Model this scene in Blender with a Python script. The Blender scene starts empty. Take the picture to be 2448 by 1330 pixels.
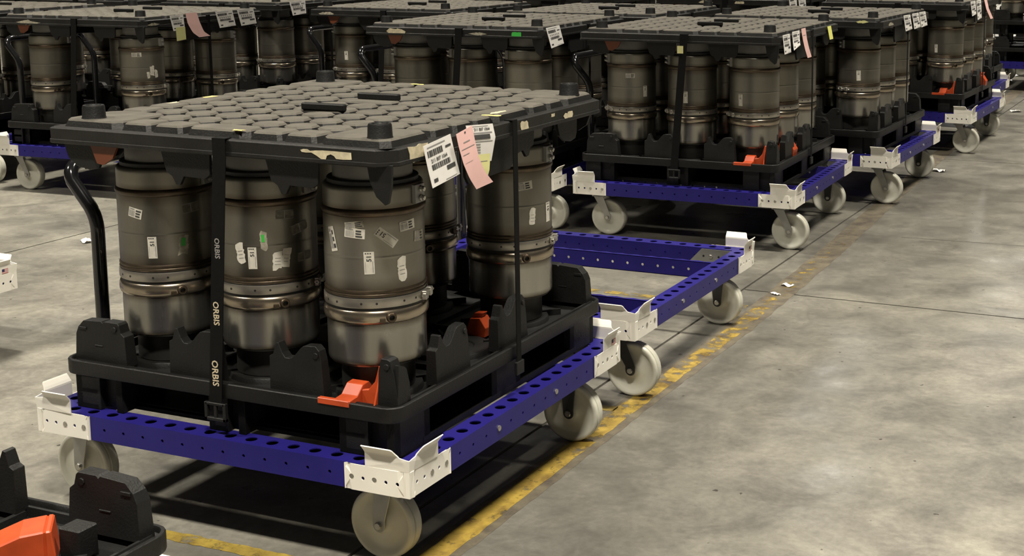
import bpy, bmesh, math, random
from mathutils import Matrix, Vector
PI = math.pi
R = math.radians
random.seed(7)
SC = bpy.context.scene
COL = SC.collection

# ------------------------------------------------------------------ camera
cam_d = bpy.data.cameras.new('camera')
cam = bpy.data.objects.new('camera', cam_d)
COL.objects.link(cam)
YAW, PITCH, ROLL, FPX = 0.404451, 0.155093, -0.000178, 3347.40
fw = Vector((-math.sin(YAW) * math.cos(PITCH), math.cos(YAW) * math.cos(PITCH), -math.sin(PITCH)))
r0 = Vector((math.cos(YAW), math.sin(YAW), 0))
u0 = r0.cross(fw)
rr = r0 * math.cos(ROLL) + u0 * math.sin(ROLL)
uu = u0 * math.cos(ROLL) - r0 * math.sin(ROLL)
cam.matrix_world = Matrix(((rr.x, uu.x, -fw.x, 1.92500), (rr.y, uu.y, -fw.y, -2.85239), (rr.z, uu.z, -fw.z, 1.66534), (0, 0, 0, 1)))
cam_d.sensor_fit = 'HORIZONTAL'
cam_d.sensor_width = 36.0
cam_d.lens = FPX * 36.0 / 2448
cam_d.shift_x = (1224 - 1588.69) / 2448
cam_d.shift_y = (361.35 - 665) / 2448
cam_d.clip_end = 300
SC.camera = cam

# ------------------------------------------------------------------ world, lamps, exposure
w = bpy.data.worlds.new('hall_air')
SC.world = w
w.use_nodes = True
bg = w.node_tree.nodes['Background']
bg.inputs[0].default_value = (1.0, 0.93, 0.80, 1)
bg.inputs[1].default_value = 0.02

def lamp(x, y, z, sx, sy, power, col=(1.0, 0.93, 0.80)):
    d = bpy.data.lights.new('high_bay_lamp', 'AREA')
    d.shape = 'RECTANGLE'
    d.size, d.size_y, d.energy, d.color = sx, sy, power, col
    d.spread = R(104)
    o = bpy.data.objects.new('high_bay_lamp', d)
    o.location = (x, y, z)
    COL.objects.link(o)
    return o
for gx in (-12.0, -5.0, 2.0, 9.0):
    for gy in (-9.0, -3.0, 3.0, 9.0, 15.0, 21.0):
        lamp(gx, gy, 7.6, 1.3, 0.5, 400 if gy < -2 else 270)
for gx in (-8.0, -4.2, 2.0):
    for gy in (30.0, 42.0):
        lamp(gx, gy, 7.6, 1.3, 0.5, 260)

# bare bulbs farther down the hall, the ones that glint on the polished floor
for bx, by, bz, bp in [(-6.07, 46.74, 7.4, 420), (-6.71, 50.25, 7.4, 300), (-9.5, 33.3, 7.4, 220), (-4.87, 20.21, 7.4, 160)]:
    d = bpy.data.lights.new('hall_bulb', 'POINT')
    d.energy, d.color, d.shadow_soft_size = bp, (1.0, 0.95, 0.85), 0.28
    o = bpy.data.objects.new('hall_bulb', d)
    o.location = (bx, by, bz)
    COL.objects.link(o)

SC.view_settings.view_transform = 'Standard'
SC.view_settings.look = 'None'
SC.view_settings.gamma = 1.0
SC.view_settings.use_curve_mapping = False
SC.view_settings.exposure = 0.15
SC.cycles.use_denoising = True
SC.cycles.max_bounces = 6

# ------------------------------------------------------------------ materials
def node(nt, typ, **kw):
    n = nt.nodes.new(typ)
    for k, v in kw.items():
        setattr(n, k, v)
    return n

def mat(name, col, rough=0.5, metal=0.0, var=0.0, scale=6.0, stretch=(1, 1, 1), bump=0.0, bscale=60.0, coat=0.0, spec=0.5, rvar=0.0, col2=None, objrand=0.0):
    m = bpy.data.materials.new(name)
    m.use_nodes = True
    nt = m.node_tree
    b = nt.nodes['Principled BSDF']
    b.inputs['Roughness'].default_value = rough
    b.inputs['Metallic'].default_value = metal
    b.inputs['Specular IOR Level'].default_value = spec
    b.inputs['Coat Weight'].default_value = coat
    tc = node(nt, 'ShaderNodeTexCoord')
    mp = node(nt, 'ShaderNodeMapping')
    mp.inputs['Scale'].default_value = stretch
    nt.links.new(tc.outputs['Object'], mp.inputs[0])
    if objrand > 0:
        oi = node(nt, 'ShaderNodeObjectInfo')
        cmb = node(nt, 'ShaderNodeVectorMath', operation='ADD')
        mul = node(nt, 'ShaderNodeMath', operation='MULTIPLY')
        mul.inputs[1].default_value = 37.0
        nt.links.new(oi.outputs['Random'], mul.inputs[0])
        nt.links.new(mp.outputs[0], cmb.inputs[0])
        nt.links.new(mul.outputs[0], cmb.inputs[1])
        vec = cmb.outputs[0]
    else:
        vec = mp.outputs[0]
    nz = node(nt, 'ShaderNodeTexNoise')
    nz.inputs['Scale'].default_value = scale
    nz.inputs['Detail'].default_value = 6
    nt.links.new(vec, nz.inputs['Vector'])
    cr = node(nt, 'ShaderNodeValToRGB')
    cr.color_ramp.elements[0].position = 0.3
    cr.color_ramp.elements[1].position = 0.7
    c2 = col2 if col2 else tuple(c * (1 - var) for c in col)
    cr.color_ramp.elements[0].color = (*c2, 1)
    cr.color_ramp.elements[1].color = (*[min(1, c * (1 + var * 0.5)) for c in col], 1)
    nt.links.new(nz.outputs['Fac'], cr.inputs[0])
    nt.links.new(cr.outputs[0], b.inputs['Base Color'])
    if rvar > 0:
        mr = node(nt, 'ShaderNodeMapRange')
        mr.inputs[3].default_value = max(0.02, rough - rvar)
        mr.inputs[4].default_value = min(1, rough + rvar)
        nt.links.new(nz.outputs['Fac'], mr.inputs[0])
        nt.links.new(mr.outputs[0], b.inputs['Roughness'])
    if bump > 0:
        nb = node(nt, 'ShaderNodeTexNoise')
        nb.inputs['Scale'].default_value = bscale
        nb.inputs['Detail'].default_value = 4
        nt.links.new(tc.outputs['Object'], nb.inputs['Vector'])
        bp = node(nt, 'ShaderNodeBump')
        bp.inputs['Strength'].default_value = bump
        bp.inputs['Distance'].default_value = 0.004
        nt.links.new(nb.outputs['Fac'], bp.inputs['Height'])
        nt.links.new(bp.outputs[0], b.inputs['Normal'])
    return m

M = {}
M['plastic'] = mat('black_plastic', (0.0105, 0.0105, 0.0102), 0.50, var=0.35, scale=9, bump=0.25, bscale=180, rvar=0.1, spec=0.32)
M['dusty'] = mat('dusty_black_plastic', (0.102, 0.092, 0.074), 0.75, var=0.32, scale=14, bump=0.3, bscale=160)
M['lidside'] = mat('scuffed_black_plastic', (0.015, 0.0146, 0.0138), 0.5, var=0.4, scale=12, bump=0.25, bscale=150, spec=0.3)
M['steel'] = mat('heat_stained_steel', (0.25, 0.238, 0.205), 0.37, 0.85, var=0.45, scale=3.0, stretch=(1, 1, 0.35), bump=0.06, bscale=90, rvar=0.1, objrand=1)
M['steel_low'] = mat('bright_rolled_steel', (0.37, 0.36, 0.325), 0.27, 0.9, var=0.5, scale=6.0, stretch=(1, 1, 0.12), rvar=0.1, objrand=1)
M['band'] = mat('clamp_band_steel', (0.42, 0.39, 0.34), 0.34, 0.85, var=0.25, scale=12)
M['weld'] = mat('brown_weld_bead', (0.105, 0.080, 0.055), 0.40, 0.8, var=0.4, scale=16)
M['bead'] = mat('rolled_bead_steel', (0.42, 0.36, 0.28), 0.24, 0.92, var=0.35, scale=7)
M['neck'] = mat('neck_steel', (0.30, 0.295, 0.285), 0.5, 0.35, var=0.2, scale=10)
M['dark_neck'] = mat('dark_neck_steel', (0.05, 0.048, 0.045), 0.5, 0.6)
M['dark'] = mat('dark_gasket', (0.012, 0.012, 0.012), 0.6)
M['blue'] = mat('blue_powder_coat', (0.0165, 0.0125, 0.155), 0.40, var=0.15, scale=8, bump=0.05, bscale=300, spec=0.3)
M['white'] = mat('white_powder_coat', (0.90, 0.87, 0.79), 0.42, var=0.05, scale=8)
M['nylon'] = mat('cream_nylon', (0.62, 0.61, 0.525), 0.26, var=0.16, scale=9, objrand=1)
M['zinc'] = mat('zinc_plate', (0.42, 0.42, 0.40), 0.38, 0.75, var=0.2, scale=14)
M['forkblack'] = mat('dark_fork_steel', (0.06, 0.06, 0.06), 0.4, 0.5, var=0.2, scale=14)
M['bolt'] = mat('zinc_bolt', (0.55, 0.53, 0.48), 0.3, 0.9)
M['gloss'] = mat('glossy_black_tube', (0.008, 0.008, 0.009), 0.14, coat=0.3)
M['orange'] = mat('orange_plastic', (0.52, 0.072, 0.018), 0.42, var=0.2, scale=20)
M['strap'] = mat('black_webbing', (0.005, 0.005, 0.005), 0.75, var=0.3, scale=80, spec=0.15)
M['paper'] = mat('white_paper', (0.76, 0.74, 0.71), 0.75, var=0.04, scale=20)
M['pink'] = mat('pink_paper', (0.84, 0.53, 0.50), 0.75, var=0.05, scale=20)
M['lime'] = mat('pale_yellow_paper', (0.62, 0.60, 0.27), 0.75, var=0.05, scale=20)
M['brightyellow'] = mat('yellow_paper', (0.80, 0.80, 0.20), 0.75)
M['ink'] = mat('grey_black_ink', (0.05, 0.05, 0.05), 0.7)
M['greyink'] = mat('faded_grey_ink', (0.28, 0.27, 0.26), 0.7)
M['sticker'] = mat('sticker_white', (0.66, 0.63, 0.55), 0.55, var=0.12, scale=70)
M['worn'] = mat('worn_sticker', (0.40, 0.37, 0.29), 0.6, var=0.45, scale=60)
M['faint'] = mat('grimy_sticker', (0.16, 0.15, 0.12), 0.55, 0.2, var=0.4, scale=90)
M['cream'] = mat('torn_label_residue', (0.62, 0.55, 0.38), 0.8, var=0.3, scale=50)
M['green'] = mat('green_sticker', (0.05, 0.50, 0.07), 0.5)
M['goldprint'] = mat('gold_print', (0.62, 0.52, 0.36), 0.6)
M['red'] = mat('flag_red', (0.50, 0.10, 0.09), 0.6)
M['navy'] = mat('flag_navy', (0.03, 0.03, 0.10), 0.6)
M['tape'] = mat('yellow_tape', (0.85, 0.66, 0.22), 0.6)
M['rust'] = mat('orange_brown_tab', (0.13, 0.035, 0.012), 0.5)

def concrete():
    m = bpy.data.materials.new('worn_concrete')
    m.use_nodes = True
    nt = m.node_tree
    b = nt.nodes['Principled BSDF']
    tc = node(nt, 'ShaderNodeTexCoord')
    def noise(scale, detail=6, rough=0.55, dist=0.0):
        n = node(nt, 'ShaderNodeTexNoise')
        n.inputs['Scale'].default_value = scale
        n.inputs['Detail'].default_value = detail
        n.inputs['Roughness'].default_value = rough
        n.inputs['Distortion'].default_value = dist
        nt.links.new(tc.outputs['Object'], n.inputs['Vector'])
        return n
    def ramp(src, p0, p1, c0, c1):
        r = node(nt, 'ShaderNodeValToRGB')
        r.color_ramp.elements[0].position, r.color_ramp.elements[1].position = p0, p1
        r.color_ramp.elements[0].color, r.color_ramp.elements[1].color = (*c0, 1), (*c1, 1)
        nt.links.new(src.outputs['Fac'], r.inputs[0])
        return r
    def mix(a, bb, mode, fac):
        x = node(nt, 'ShaderNodeMix', data_type='RGBA', blend_type=mode)
        if hasattr(fac, 'outputs'):
            nt.links.new(fac.outputs[0], x.inputs[0])
        else:
            x.inputs[0].default_value = fac
        nt.links.new(a, x.inputs[6]); nt.links.new(bb, x.inputs[7])
        return x.outputs[2]
    base = ramp(noise(0.9, 8, 0.6, 0.6), 0.32, 0.68, (0.180, 0.174, 0.152), (0.330, 0.315, 0.270))
    mid = ramp(noise(3.6, 10, 0.7, 0.5), 0.36, 0.66, (0.58, 0.57, 0.57), (1.10, 1.09, 1.06))
    fine = ramp(noise(38, 8, 0.7), 0.32, 0.68, (0.76, 0.76, 0.76), (1.10, 1.10, 1.10))
    c = mix(base.outputs[0], mid.outputs[0], 'MULTIPLY', 1.0)
    c = mix(c, fine.outputs[0], 'MULTIPLY', 1.0)
    st = ramp(noise(1.7, 4, 0.5, 1.2), 0.60, 0.72, (0, 0, 0), (1, 1, 1))
    dk = node(nt, 'ShaderNodeRGB'); dk.outputs[0].default_value = (0.55, 0.55, 0.56, 1)
    stf = node(nt, 'ShaderNodeMath', operation='MULTIPLY'); stf.inputs[1].default_value = 0.65
    nt.links.new(st.outputs[0], stf.inputs[0])
    c = mix(c, mix(c, dk.outputs[0], 'MULTIPLY', 1.0), 'MIX', stf)
    # traffic grime plus painted-in cart shade along the lane edge and small oil spots
    sx = node(nt, 'ShaderNodeSeparateXYZ'); nt.links.new(tc.outputs['Object'], sx.inputs[0])
    ax = node(nt, 'ShaderNodeMath', operation='ADD'); ax.inputs[1].default_value = 0.25
    nt.links.new(sx.outputs['X'], ax.inputs[0])
    ab = node(nt, 'ShaderNodeMath', operation='ABSOLUTE'); nt.links.new(ax.outputs[0], ab.inputs[0])
    gm = node(nt, 'ShaderNodeMapRange'); gm.inputs[1].default_value, gm.inputs[2].default_value = 0.22, 1.25
    gm.inputs[3].default_value, gm.inputs[4].default_value = 0.85, 0.0
    nt.links.new(ab.outputs[0], gm.inputs[0])
    gn = ramp(noise(2.6, 9, 0.68, 0.6), 0.34, 0.62, (1, 1, 1), (0.22, 0.22, 0.22))
    gf = node(nt, 'ShaderNodeMath', operation='MULTIPLY'); nt.links.new(gm.outputs[0], gf.inputs[0]); nt.links.new(gn.outputs[0], gf.inputs[1])
    gc = node(nt, 'ShaderNodeRGB'); gc.outputs[0].default_value = (0.080, 0.077, 0.067, 1)
    c = mix(c, gc.outputs[0], 'MIX', gf)
    sp = ramp(noise(26, 2, 0.4), 0.235, 0.25, (0.30, 0.29, 0.28), (1, 1, 1))
    c = mix(c, sp.outputs[0], 'MULTIPLY', 1.0)
    nt.links.new(c, b.inputs['Base Color'])
    rr_ = node(nt, 'ShaderNodeMapRange')
    rr_.inputs[1].default_value, rr_.inputs[2].default_value = 0.3, 0.7
    rr_.inputs[3].default_value, rr_.inputs[4].default_value = 0.24, 0.50
    nt.links.new(noise(3.0, 6).outputs['Fac'], rr_.inputs[0])
    nt.links.new(rr_.outputs[0], b.inputs['Roughness'])
    bp = node(nt, 'ShaderNodeBump')
    bp.inputs['Strength'].default_value = 0.12
    bp.inputs['Distance'].default_value = 0.01
    nt.links.new(noise(9, 6).outputs['Fac'], bp.inputs['Height'])
    nt.links.new(bp.outputs[0], b.inputs['Normal'])
    return m
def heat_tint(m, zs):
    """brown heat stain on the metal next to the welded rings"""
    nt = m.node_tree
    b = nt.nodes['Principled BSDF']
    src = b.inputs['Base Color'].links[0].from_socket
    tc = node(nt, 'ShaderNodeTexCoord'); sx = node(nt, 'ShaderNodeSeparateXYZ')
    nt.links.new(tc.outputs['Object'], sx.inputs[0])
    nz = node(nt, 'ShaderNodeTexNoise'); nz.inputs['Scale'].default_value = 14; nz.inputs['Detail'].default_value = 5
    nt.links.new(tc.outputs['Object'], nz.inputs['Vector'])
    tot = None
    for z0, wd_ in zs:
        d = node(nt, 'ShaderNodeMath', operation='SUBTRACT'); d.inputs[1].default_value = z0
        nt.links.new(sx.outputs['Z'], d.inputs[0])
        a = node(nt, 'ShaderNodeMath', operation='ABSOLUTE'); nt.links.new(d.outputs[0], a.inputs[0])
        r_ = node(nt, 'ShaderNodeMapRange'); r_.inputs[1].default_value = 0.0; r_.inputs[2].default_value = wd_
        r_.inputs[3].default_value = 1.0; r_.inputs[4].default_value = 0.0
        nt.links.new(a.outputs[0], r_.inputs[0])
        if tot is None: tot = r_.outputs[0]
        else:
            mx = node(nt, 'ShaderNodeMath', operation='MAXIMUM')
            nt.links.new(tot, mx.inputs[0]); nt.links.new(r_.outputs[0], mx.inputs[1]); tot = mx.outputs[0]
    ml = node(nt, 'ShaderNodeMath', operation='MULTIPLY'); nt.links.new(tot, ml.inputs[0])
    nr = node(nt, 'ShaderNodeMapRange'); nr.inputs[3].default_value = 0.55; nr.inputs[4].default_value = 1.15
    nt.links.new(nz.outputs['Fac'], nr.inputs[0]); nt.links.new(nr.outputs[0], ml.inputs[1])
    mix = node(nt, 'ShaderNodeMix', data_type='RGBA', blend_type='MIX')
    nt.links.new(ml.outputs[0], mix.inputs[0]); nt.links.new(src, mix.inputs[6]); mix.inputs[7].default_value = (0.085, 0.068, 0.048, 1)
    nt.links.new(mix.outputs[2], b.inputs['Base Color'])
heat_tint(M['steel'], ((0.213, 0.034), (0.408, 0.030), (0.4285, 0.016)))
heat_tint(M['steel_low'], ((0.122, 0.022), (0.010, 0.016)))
M['concrete'] = concrete()

def worn_paint(name, col, lo, hi, fade0, fade1):
    """paint that has worn away in patches; the wear grows along y from fade0 to fade1"""
    m = bpy.data.materials.new(name)
    m.use_nodes = True
    nt = m.node_tree
    b = nt.nodes['Principled BSDF']
    out = nt.nodes['Material Output']
    b.inputs['Roughness'].default_value = 0.55
    tc = node(nt, 'ShaderNodeTexCoord')
    n = node(nt, 'ShaderNodeTexNoise'); n.inputs['Scale'].default_value = 11; n.inputs['Detail'].default_value = 9
    n.inputs['Roughness'].default_value = 0.7
    nt.links.new(tc.outputs['Object'], n.inputs['Vector'])
    cr = node(nt, 'ShaderNodeValToRGB')
    cr.color_ramp.elements[0].color = (col[0] * 0.45, col[1] * 0.42, col[2] * 0.5, 1)
    cr.color_ramp.elements[1].color = (*col, 1)
    cr.color_ramp.elements[0].position, cr.color_ramp.elements[1].position = 0.35, 0.6
    nt.links.new(n.outputs['Fac'], cr.inputs[0])
    nt.links.new(cr.outputs[0], b.inputs['Base Color'])
    sx = node(nt, 'ShaderNodeSeparateXYZ')
    nt.links.new(tc.outputs['Object'], sx.inputs[0])
    fr = node(nt, 'ShaderNodeMapRange')
    fr.inputs[1].default_value, fr.inputs[2].default_value = fade0, fade1
    fr.inputs[3].default_value, fr.inputs[4].default_value = lo, hi
    nt.links.new(sx.outputs['Y'], fr.inputs[0])
    n2 = node(nt, 'ShaderNodeTexNoise'); n2.inputs['Scale'].default_value = 17; n2.inputs['Detail'].default_value = 8
    n2.inputs['Roughness'].default_value = 0.65
    nt.links.new(tc.outputs['Object'], n2.inputs['Vector'])
    sub = node(nt, 'ShaderNodeMath', operation='SUBTRACT')
    nt.links.new(n2.outputs['Fac'], sub.inputs[0]); nt.links.new(fr.outputs[0], sub.inputs[1])
    mu = node(nt, 'ShaderNodeMath', operation='MULTIPLY', use_clamp=True); mu.inputs[1].default_value = 9.0
    nt.links.new(sub.outputs[0], mu.inputs[0])
    tr = node(nt, 'ShaderNodeBsdfTransparent')
    mx = node(nt, 'ShaderNodeMixShader')
    nt.links.new(mu.outputs[0], mx.inputs[0]); nt.links.new(tr.outputs[0], mx.inputs[1]); nt.links.new(b.outputs[0], mx.inputs[2])
    nt.links.new(mx.outputs[0], out.inputs[0])
    return m
M['yellow'] = worn_paint('worn_yellow_paint', (0.37, 0.255, 0.042), 0.31, 0.62, 0.4, 4.6)
M['yellow2'] = worn_paint('worn_yellow_cross_paint', (0.37, 0.27, 0.05), 0.36, 0.44, 0.0, 3.0)
M['residue'] = worn_paint('brown_tape_residue', (0.145, 0.125, 0.085), 0.25, 0.22, 0.0, 12.0)
M['joint'] = mat('dark_joint_filler', (0.05, 0.045, 0.038), 0.8, var=0.3, scale=30)

# ------------------------------------------------------------------ mesh helpers
class MB:
    def __init__(s):
        s.v, s.f, s.m = [], [], []
    def add(s, vs, fs, mi=0):
        o = len(s.v)
        s.v += [tuple(p) for p in vs]
        for f in fs:
            s.f.append(tuple(i + o for i in f)); s.m.append(mi)
    def box(s, x0, x1, y0, y1, z0, z1, mi=0):
        s.add([(x0, y0, z0), (x1, y0, z0), (x1, y1, z0), (x0, y1, z0), (x0, y0, z1), (x1, y0, z1), (x1, y1, z1), (x0, y1, z1)],
              [(3, 2, 1, 0), (4, 5, 6, 7), (0, 1, 5, 4), (1, 2, 6, 5), (2, 3, 7, 6), (3, 0, 4, 7)], mi)
    def prism(s, poly, d0, d1, axis='y', mi=0):
        """poly in the plane across axis: y -> (x,z), x -> (y,z), z -> (x,y)"""
        def P(a, d):
            return {'y': (a[0], d, a[1]), 'x': (d, a[0], a[1]), 'z': (a[0], a[1], d)}[axis]
        n = len(poly)
        vs = [P(a, d0) for a in poly] + [P(a, d1) for a in poly]
        fs = [tuple(range(n)), tuple(range(2 * n - 1, n - 1, -1))] + [(i + n, (i + 1) % n + n, (i + 1) % n, i) for i in range(n)]
        s.add(vs, fs, mi)
    def lathe(s, prof, n=48, mi=0, cap0=True, cap1=True, mtx=None):
        vs, fs = [], []
        for (r, z) in prof:
            for k in range(n):
                a = 2 * PI * k / n
                vs.append((r * math.cos(a), r * math.sin(a), z))
        for i in range(len(prof) - 1):
            for k in range(n):
                fs.append((i * n + k, i * n + (k + 1) % n, (i + 1) * n + (k + 1) % n, (i + 1) * n + k))
        if cap0: fs.append(tuple(range(n - 1, -1, -1)))
        if cap1: fs.append(tuple(range((len(prof) - 1) * n, len(prof) * n)))
        if mtx: vs = [tuple(mtx @ Vector(p)) for p in vs]
        s.add(vs, fs, mi)
    def tube(s, path, r, n=12, mi=0):
        pts = [Vector(p) for p in path]
        vs, fs = [], []
        prev = None
        for i, p in enumerate(pts):
            t = (pts[min(i + 1, len(pts) - 1)] - pts[max(i - 1, 0)]).normalized()
            ref = prev if prev else (Vector((0, 1, 0)) if abs(t.y) < 0.9 else Vector((1, 0, 0)))
            a = (ref - t * ref.dot(t)).normalized()
            prev = a
            b = t.cross(a)
            for k in range(n):
                q = p + (a * math.cos(2 * PI * k / n) + b * math.sin(2 * PI * k / n)) * r
                vs.append(tuple(q))
        for i in range(len(pts) - 1):
            for k in range(n):
                fs.append((i * n + k, i * n + (k + 1) % n, (i + 1) * n + (k + 1) % n, (i + 1) * n + k))
        fs.append(tuple(range(n - 1, -1, -1)))
        fs.append(tuple(range((len(pts) - 1) * n, len(pts) * n)))
        s.add(vs, fs, mi)
    def perf(s, o, u, v, cells, n=12, depth=0.003, mi=0):
        """plate at o spanned by u,v; cells (u0,u1,v0,v1,cu,cv,r); each has a real hole with walls going against u x v"""
        o, u, v = Vector(o), Vector(u), Vector(v)
        nrm = u.cross(v)
        for (a0, a1, b0, b1, cu, cv, r) in cells:
            if r <= 0:
                s.add([o + u * a + v * b for a, b in ((a0, b0), (a1, b0), (a1, b1), (a0, b1))], [(0, 1, 2, 3)], mi)
                continue
            vs, hole, outer, low = [], [], [], []
            for k in range(n):
                t = 2 * PI * (k + 0.5) / n
                c, sn = math.cos(t), math.sin(t)
                tx = ((a1 - cu) / c if c > 0 else (a0 - cu) / c) if abs(c) > 1e-9 else 1e9
                ty = ((b1 - cv) / sn if sn > 0 else (b0 - cv) / sn) if abs(sn) > 1e-9 else 1e9
                d = min(tx, ty)
                hole.append(len(vs)); vs.append(o + u * (cu + r * c) + v * (cv + r * sn))
                outer.append((len(vs), 0 if tx <= ty else 1, c, sn)); vs.append(o + u * (cu + d * c) + v * (cv + d * sn))
                low.append(len(vs)); vs.append(o + u * (cu + r * c) + v * (cv + r * sn) - nrm * depth)
            fs = []
            for k in range(n):
                j = (k + 1) % n
                poly = [hole[k], outer[k][0]]
                if outer[k][1] != outer[j][1]:
                    cs = outer[k][2] + outer[j][2]; ss = outer[k][3] + outer[j][3]
                    vs.append(o + u * (a1 if cs > 0 else a0) + v * (b1 if ss > 0 else b0))
                    poly.append(len(vs) - 1)
                poly += [outer[j][0], hole[j]]
                fs.append(tuple(poly))
                fs.append((hole[k], hole[j], low[j], low[k]))
            s.add(vs, fs, mi)
    def mesh(s, name, mats, smooth=None, bevel=0.0, solid=0.0, merge=False):
        me = bpy.data.meshes.new(name)
        me.from_pydata(s.v, [], s.f)
        for m_ in mats: me.materials.append(m_)
        me.polygons.foreach_set('material_index', s.m)
        if bevel > 0 or solid or merge:
            bm = bmesh.new(); bm.from_mesh(me)
            if merge or solid: bmesh.ops.remove_doubles(bm, verts=bm.verts, dist=1e-5)
            if solid:
                bmesh.ops.recalc_face_normals(bm, faces=bm.faces)
                bmesh.ops.solidify(bm, geom=bm.faces, thickness=solid)
            if bevel > 0:
                bm.normal_update()
                ed = [e for e in bm.edges if len(e.link_faces) == 2 and e.calc_face_angle(0) > 0.6]
                bmesh.ops.bevel(bm, geom=ed, offset=bevel, segments=1, affect='EDGES', clamp_overlap=True)
            bm.to_mesh(me); bm.free()
        if smooth is not None:
            me.shade_smooth()
            me.set_sharp_from_angle(angle=R(smooth))
        me.update()
        return me

def put(name, me, parent=None, loc=(0, 0, 0), rz=0.0, label=None):
    o = bpy.data.objects.new(name, me)
    COL.objects.link(o)
    o.location = loc
    o.rotation_euler = (0, 0, rz)
    if parent: o.parent = parent
    if label: o['label'] = label
    return o
def tag(o, label, cat, group=None):
    o['label'] = label; o['category'] = cat
    if group: o['group'] = group
    return o
def thing(name, label, cat, loc=(0, 0, 0), rz=0.0, group=None):
    o = bpy.data.objects.new(name, None)
    o.empty_display_size = 0.1
    COL.objects.link(o)
    o.location = loc; o.rotation_euler = (0, 0, rz)
    return tag(o, label, cat, group)
def copy_tree(o, parent=None):
    c = o.copy(); COL.objects.link(c)
    if parent: c.parent = parent
    for ch in o.children: copy_tree(ch, c)
    return c

_txt = {}
def text_geo(s_):
    """flat letters as (verts, faces), centred, cap height 1"""
    if s_ in _txt: return _txt[s_]
    cu = bpy.data.curves.new('lettering', 'FONT')
    cu.body = s_; cu.resolution_u = 2; cu.offset = 0.022
    ob = bpy.data.objects.new('lettering', cu); COL.objects.link(ob)
    dg = bpy.context.evaluated_depsgraph_get()
    me = bpy.data.meshes.new_from_object(ob.evaluated_get(dg))
    vs = [(v.co.x, v.co.y) for v in me.vertices]; fs = [tuple(p.vertices) for p in me.polygons]
    bpy.data.objects.remove(ob); bpy.data.curves.remove(cu); bpy.data.meshes.remove(me)
    x0, x1 = min(v[0] for v in vs), max(v[0] for v in vs); y0, y1 = min(v[1] for v in vs), max(v[1] for v in vs)
    vs = [((v[0] - (x0 + x1) / 2) / (y1 - y0), (v[1] - (y0 + y1) / 2) / (y1 - y0)) for v in vs]
    _txt[s_] = (vs, fs)
    return _txt[s_]

# ------------------------------------------------------------------ the setting: floor slabs, joints, lines
xs = [-60, -4.085, -0.262, 3.9, 60]
ys = [-14, -3.6, 3.2, 7.4, 11.6, 15.8, 80]
G = 0.006
floor = MB()
for i in range(len(xs) - 1):
    yc = ys if i >= 2 else [-14, -7.0, 7.4, 15.8, 80]
    for j in range(len(yc) - 1):
        a, b, c, d = xs[i] + G, xs[i + 1] - G, yc[j] + G, yc[j + 1] - G
        floor.add([(a, c, 0), (b, c, 0), (b, d, 0), (a, d, 0), (a, c, -.006), (b, c, -.006), (b, d, -.006), (a, d, -.006)],
                  [(0, 1, 2, 3), (0, 4, 5, 1), (1, 5, 6, 2), (2, 6, 7, 3), (3, 7, 4, 0)])
floor.add([(-60, -14, -.006), (60, -14, -.006), (60, 80, -.006), (-60, 80, -.006)], [(0, 1, 2, 3)], 1)
fl = put('floor', floor.mesh('floor', [M['concrete'], M['joint']]))
fl['kind'] = 'structure'

M['wall'] = mat('painted_block_wall', (0.16, 0.155, 0.14), 0.8, var=0.1, scale=2)
M['ceil'] = mat('grey_deck_ceiling', (0.10, 0.10, 0.095), 0.8, var=0.1, scale=2)
for nm, (x0, x1, y0, y1, z0, z1), mm in (('wall_back', (-60, 60, 80, 80.2, 0, 9), 'wall'), ('wall_front', (-60, 60, -14.2, -14, 0, 9), 'wall'), ('wall_left', (-60.2, -60, -14, 80, 0, 9), 'wall'),
                                         ('wall_right', (60, 60.2, -14, 80, 0, 9), 'wall'), ('ceiling', (-60, 60, -14, 80, 9, 9.2), 'ceil')):
    b = MB(); b.box(x0, x1, y0, y1, z0, z1)
    o = put(nm, b.mesh(nm, [M[mm]])); o['kind'] = 'structure'

def strip(pts, wd, z, m, name, kind='structure', jit=0.0):
    b = MB(); vs = []
    for i, (x, y) in enumerate(pts):
        p, q = pts[max(i - 1, 0)], pts[min(i + 1, len(pts) - 1)]
        dx, dy = q[0] - p[0], q[1] - p[1]; l = math.hypot(dx, dy); nx, ny = -dy / l, dx / l
        w0 = wd / 2 + random.uniform(-jit, jit); w1 = wd / 2 + random.uniform(-jit, jit)
        vs += [(x + nx * w0, y + ny * w0, z), (x - nx * w1, y - ny * w1, z)]
    b.add(vs, [(2 * i, 2 * i + 1, 2 * i + 3, 2 * i + 2) for i in range(len(pts) - 1)])
    o = put(name, b.mesh(name, [m])); o['kind'] = kind
    return o
def dense(pts, n):
    out = []
    for i in range(len(pts) - 1):
        for k in range(n):
            t = k / n
            out.append((pts[i][0] * (1 - t) + pts[i + 1][0] * t, pts[i][1] * (1 - t) + pts[i + 1][1] * t))
    return out + [pts[-1]]
LINE = [(-0.005, -2.2), (-0.045, 0.2), (-0.06, 1.4), (-0.055, 2.6), (-0.10, 4.0), (-0.17, 5.4), (-0.26, 7.2), (-0.35, 9.5), (-0.44, 12.0), (-0.7, 18.0)]
strip(dense(LINE, 24), 0.125, 0.0006, M['residue'], 'trim_1', jit=0.004)
strip(dense([(x - 0.005, y) for x, y in LINE[:6]], 24), 0.075, 0.0011, M['yellow'], 'trim_2', jit=0.004)
for k, (yy, x0, x1) in enumerate(((0.0, -1.3, -0.09), (1.43, -0.30, -0.1), (2.90, -1.25, -0.14))):
    strip(dense([(x0, yy), (x1, yy + 0.01)], 60), 0.05, 0.0011, M['yellow2'], 'trim_%d' % (3 + k), jit=0.003)
strip(dense([(0.15, 4.62), (0.8, 4.66), (4.0, 4.6)], 14), 0.006, 0.0005, M['joint'], 'trim_6', jit=0.002)

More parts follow.
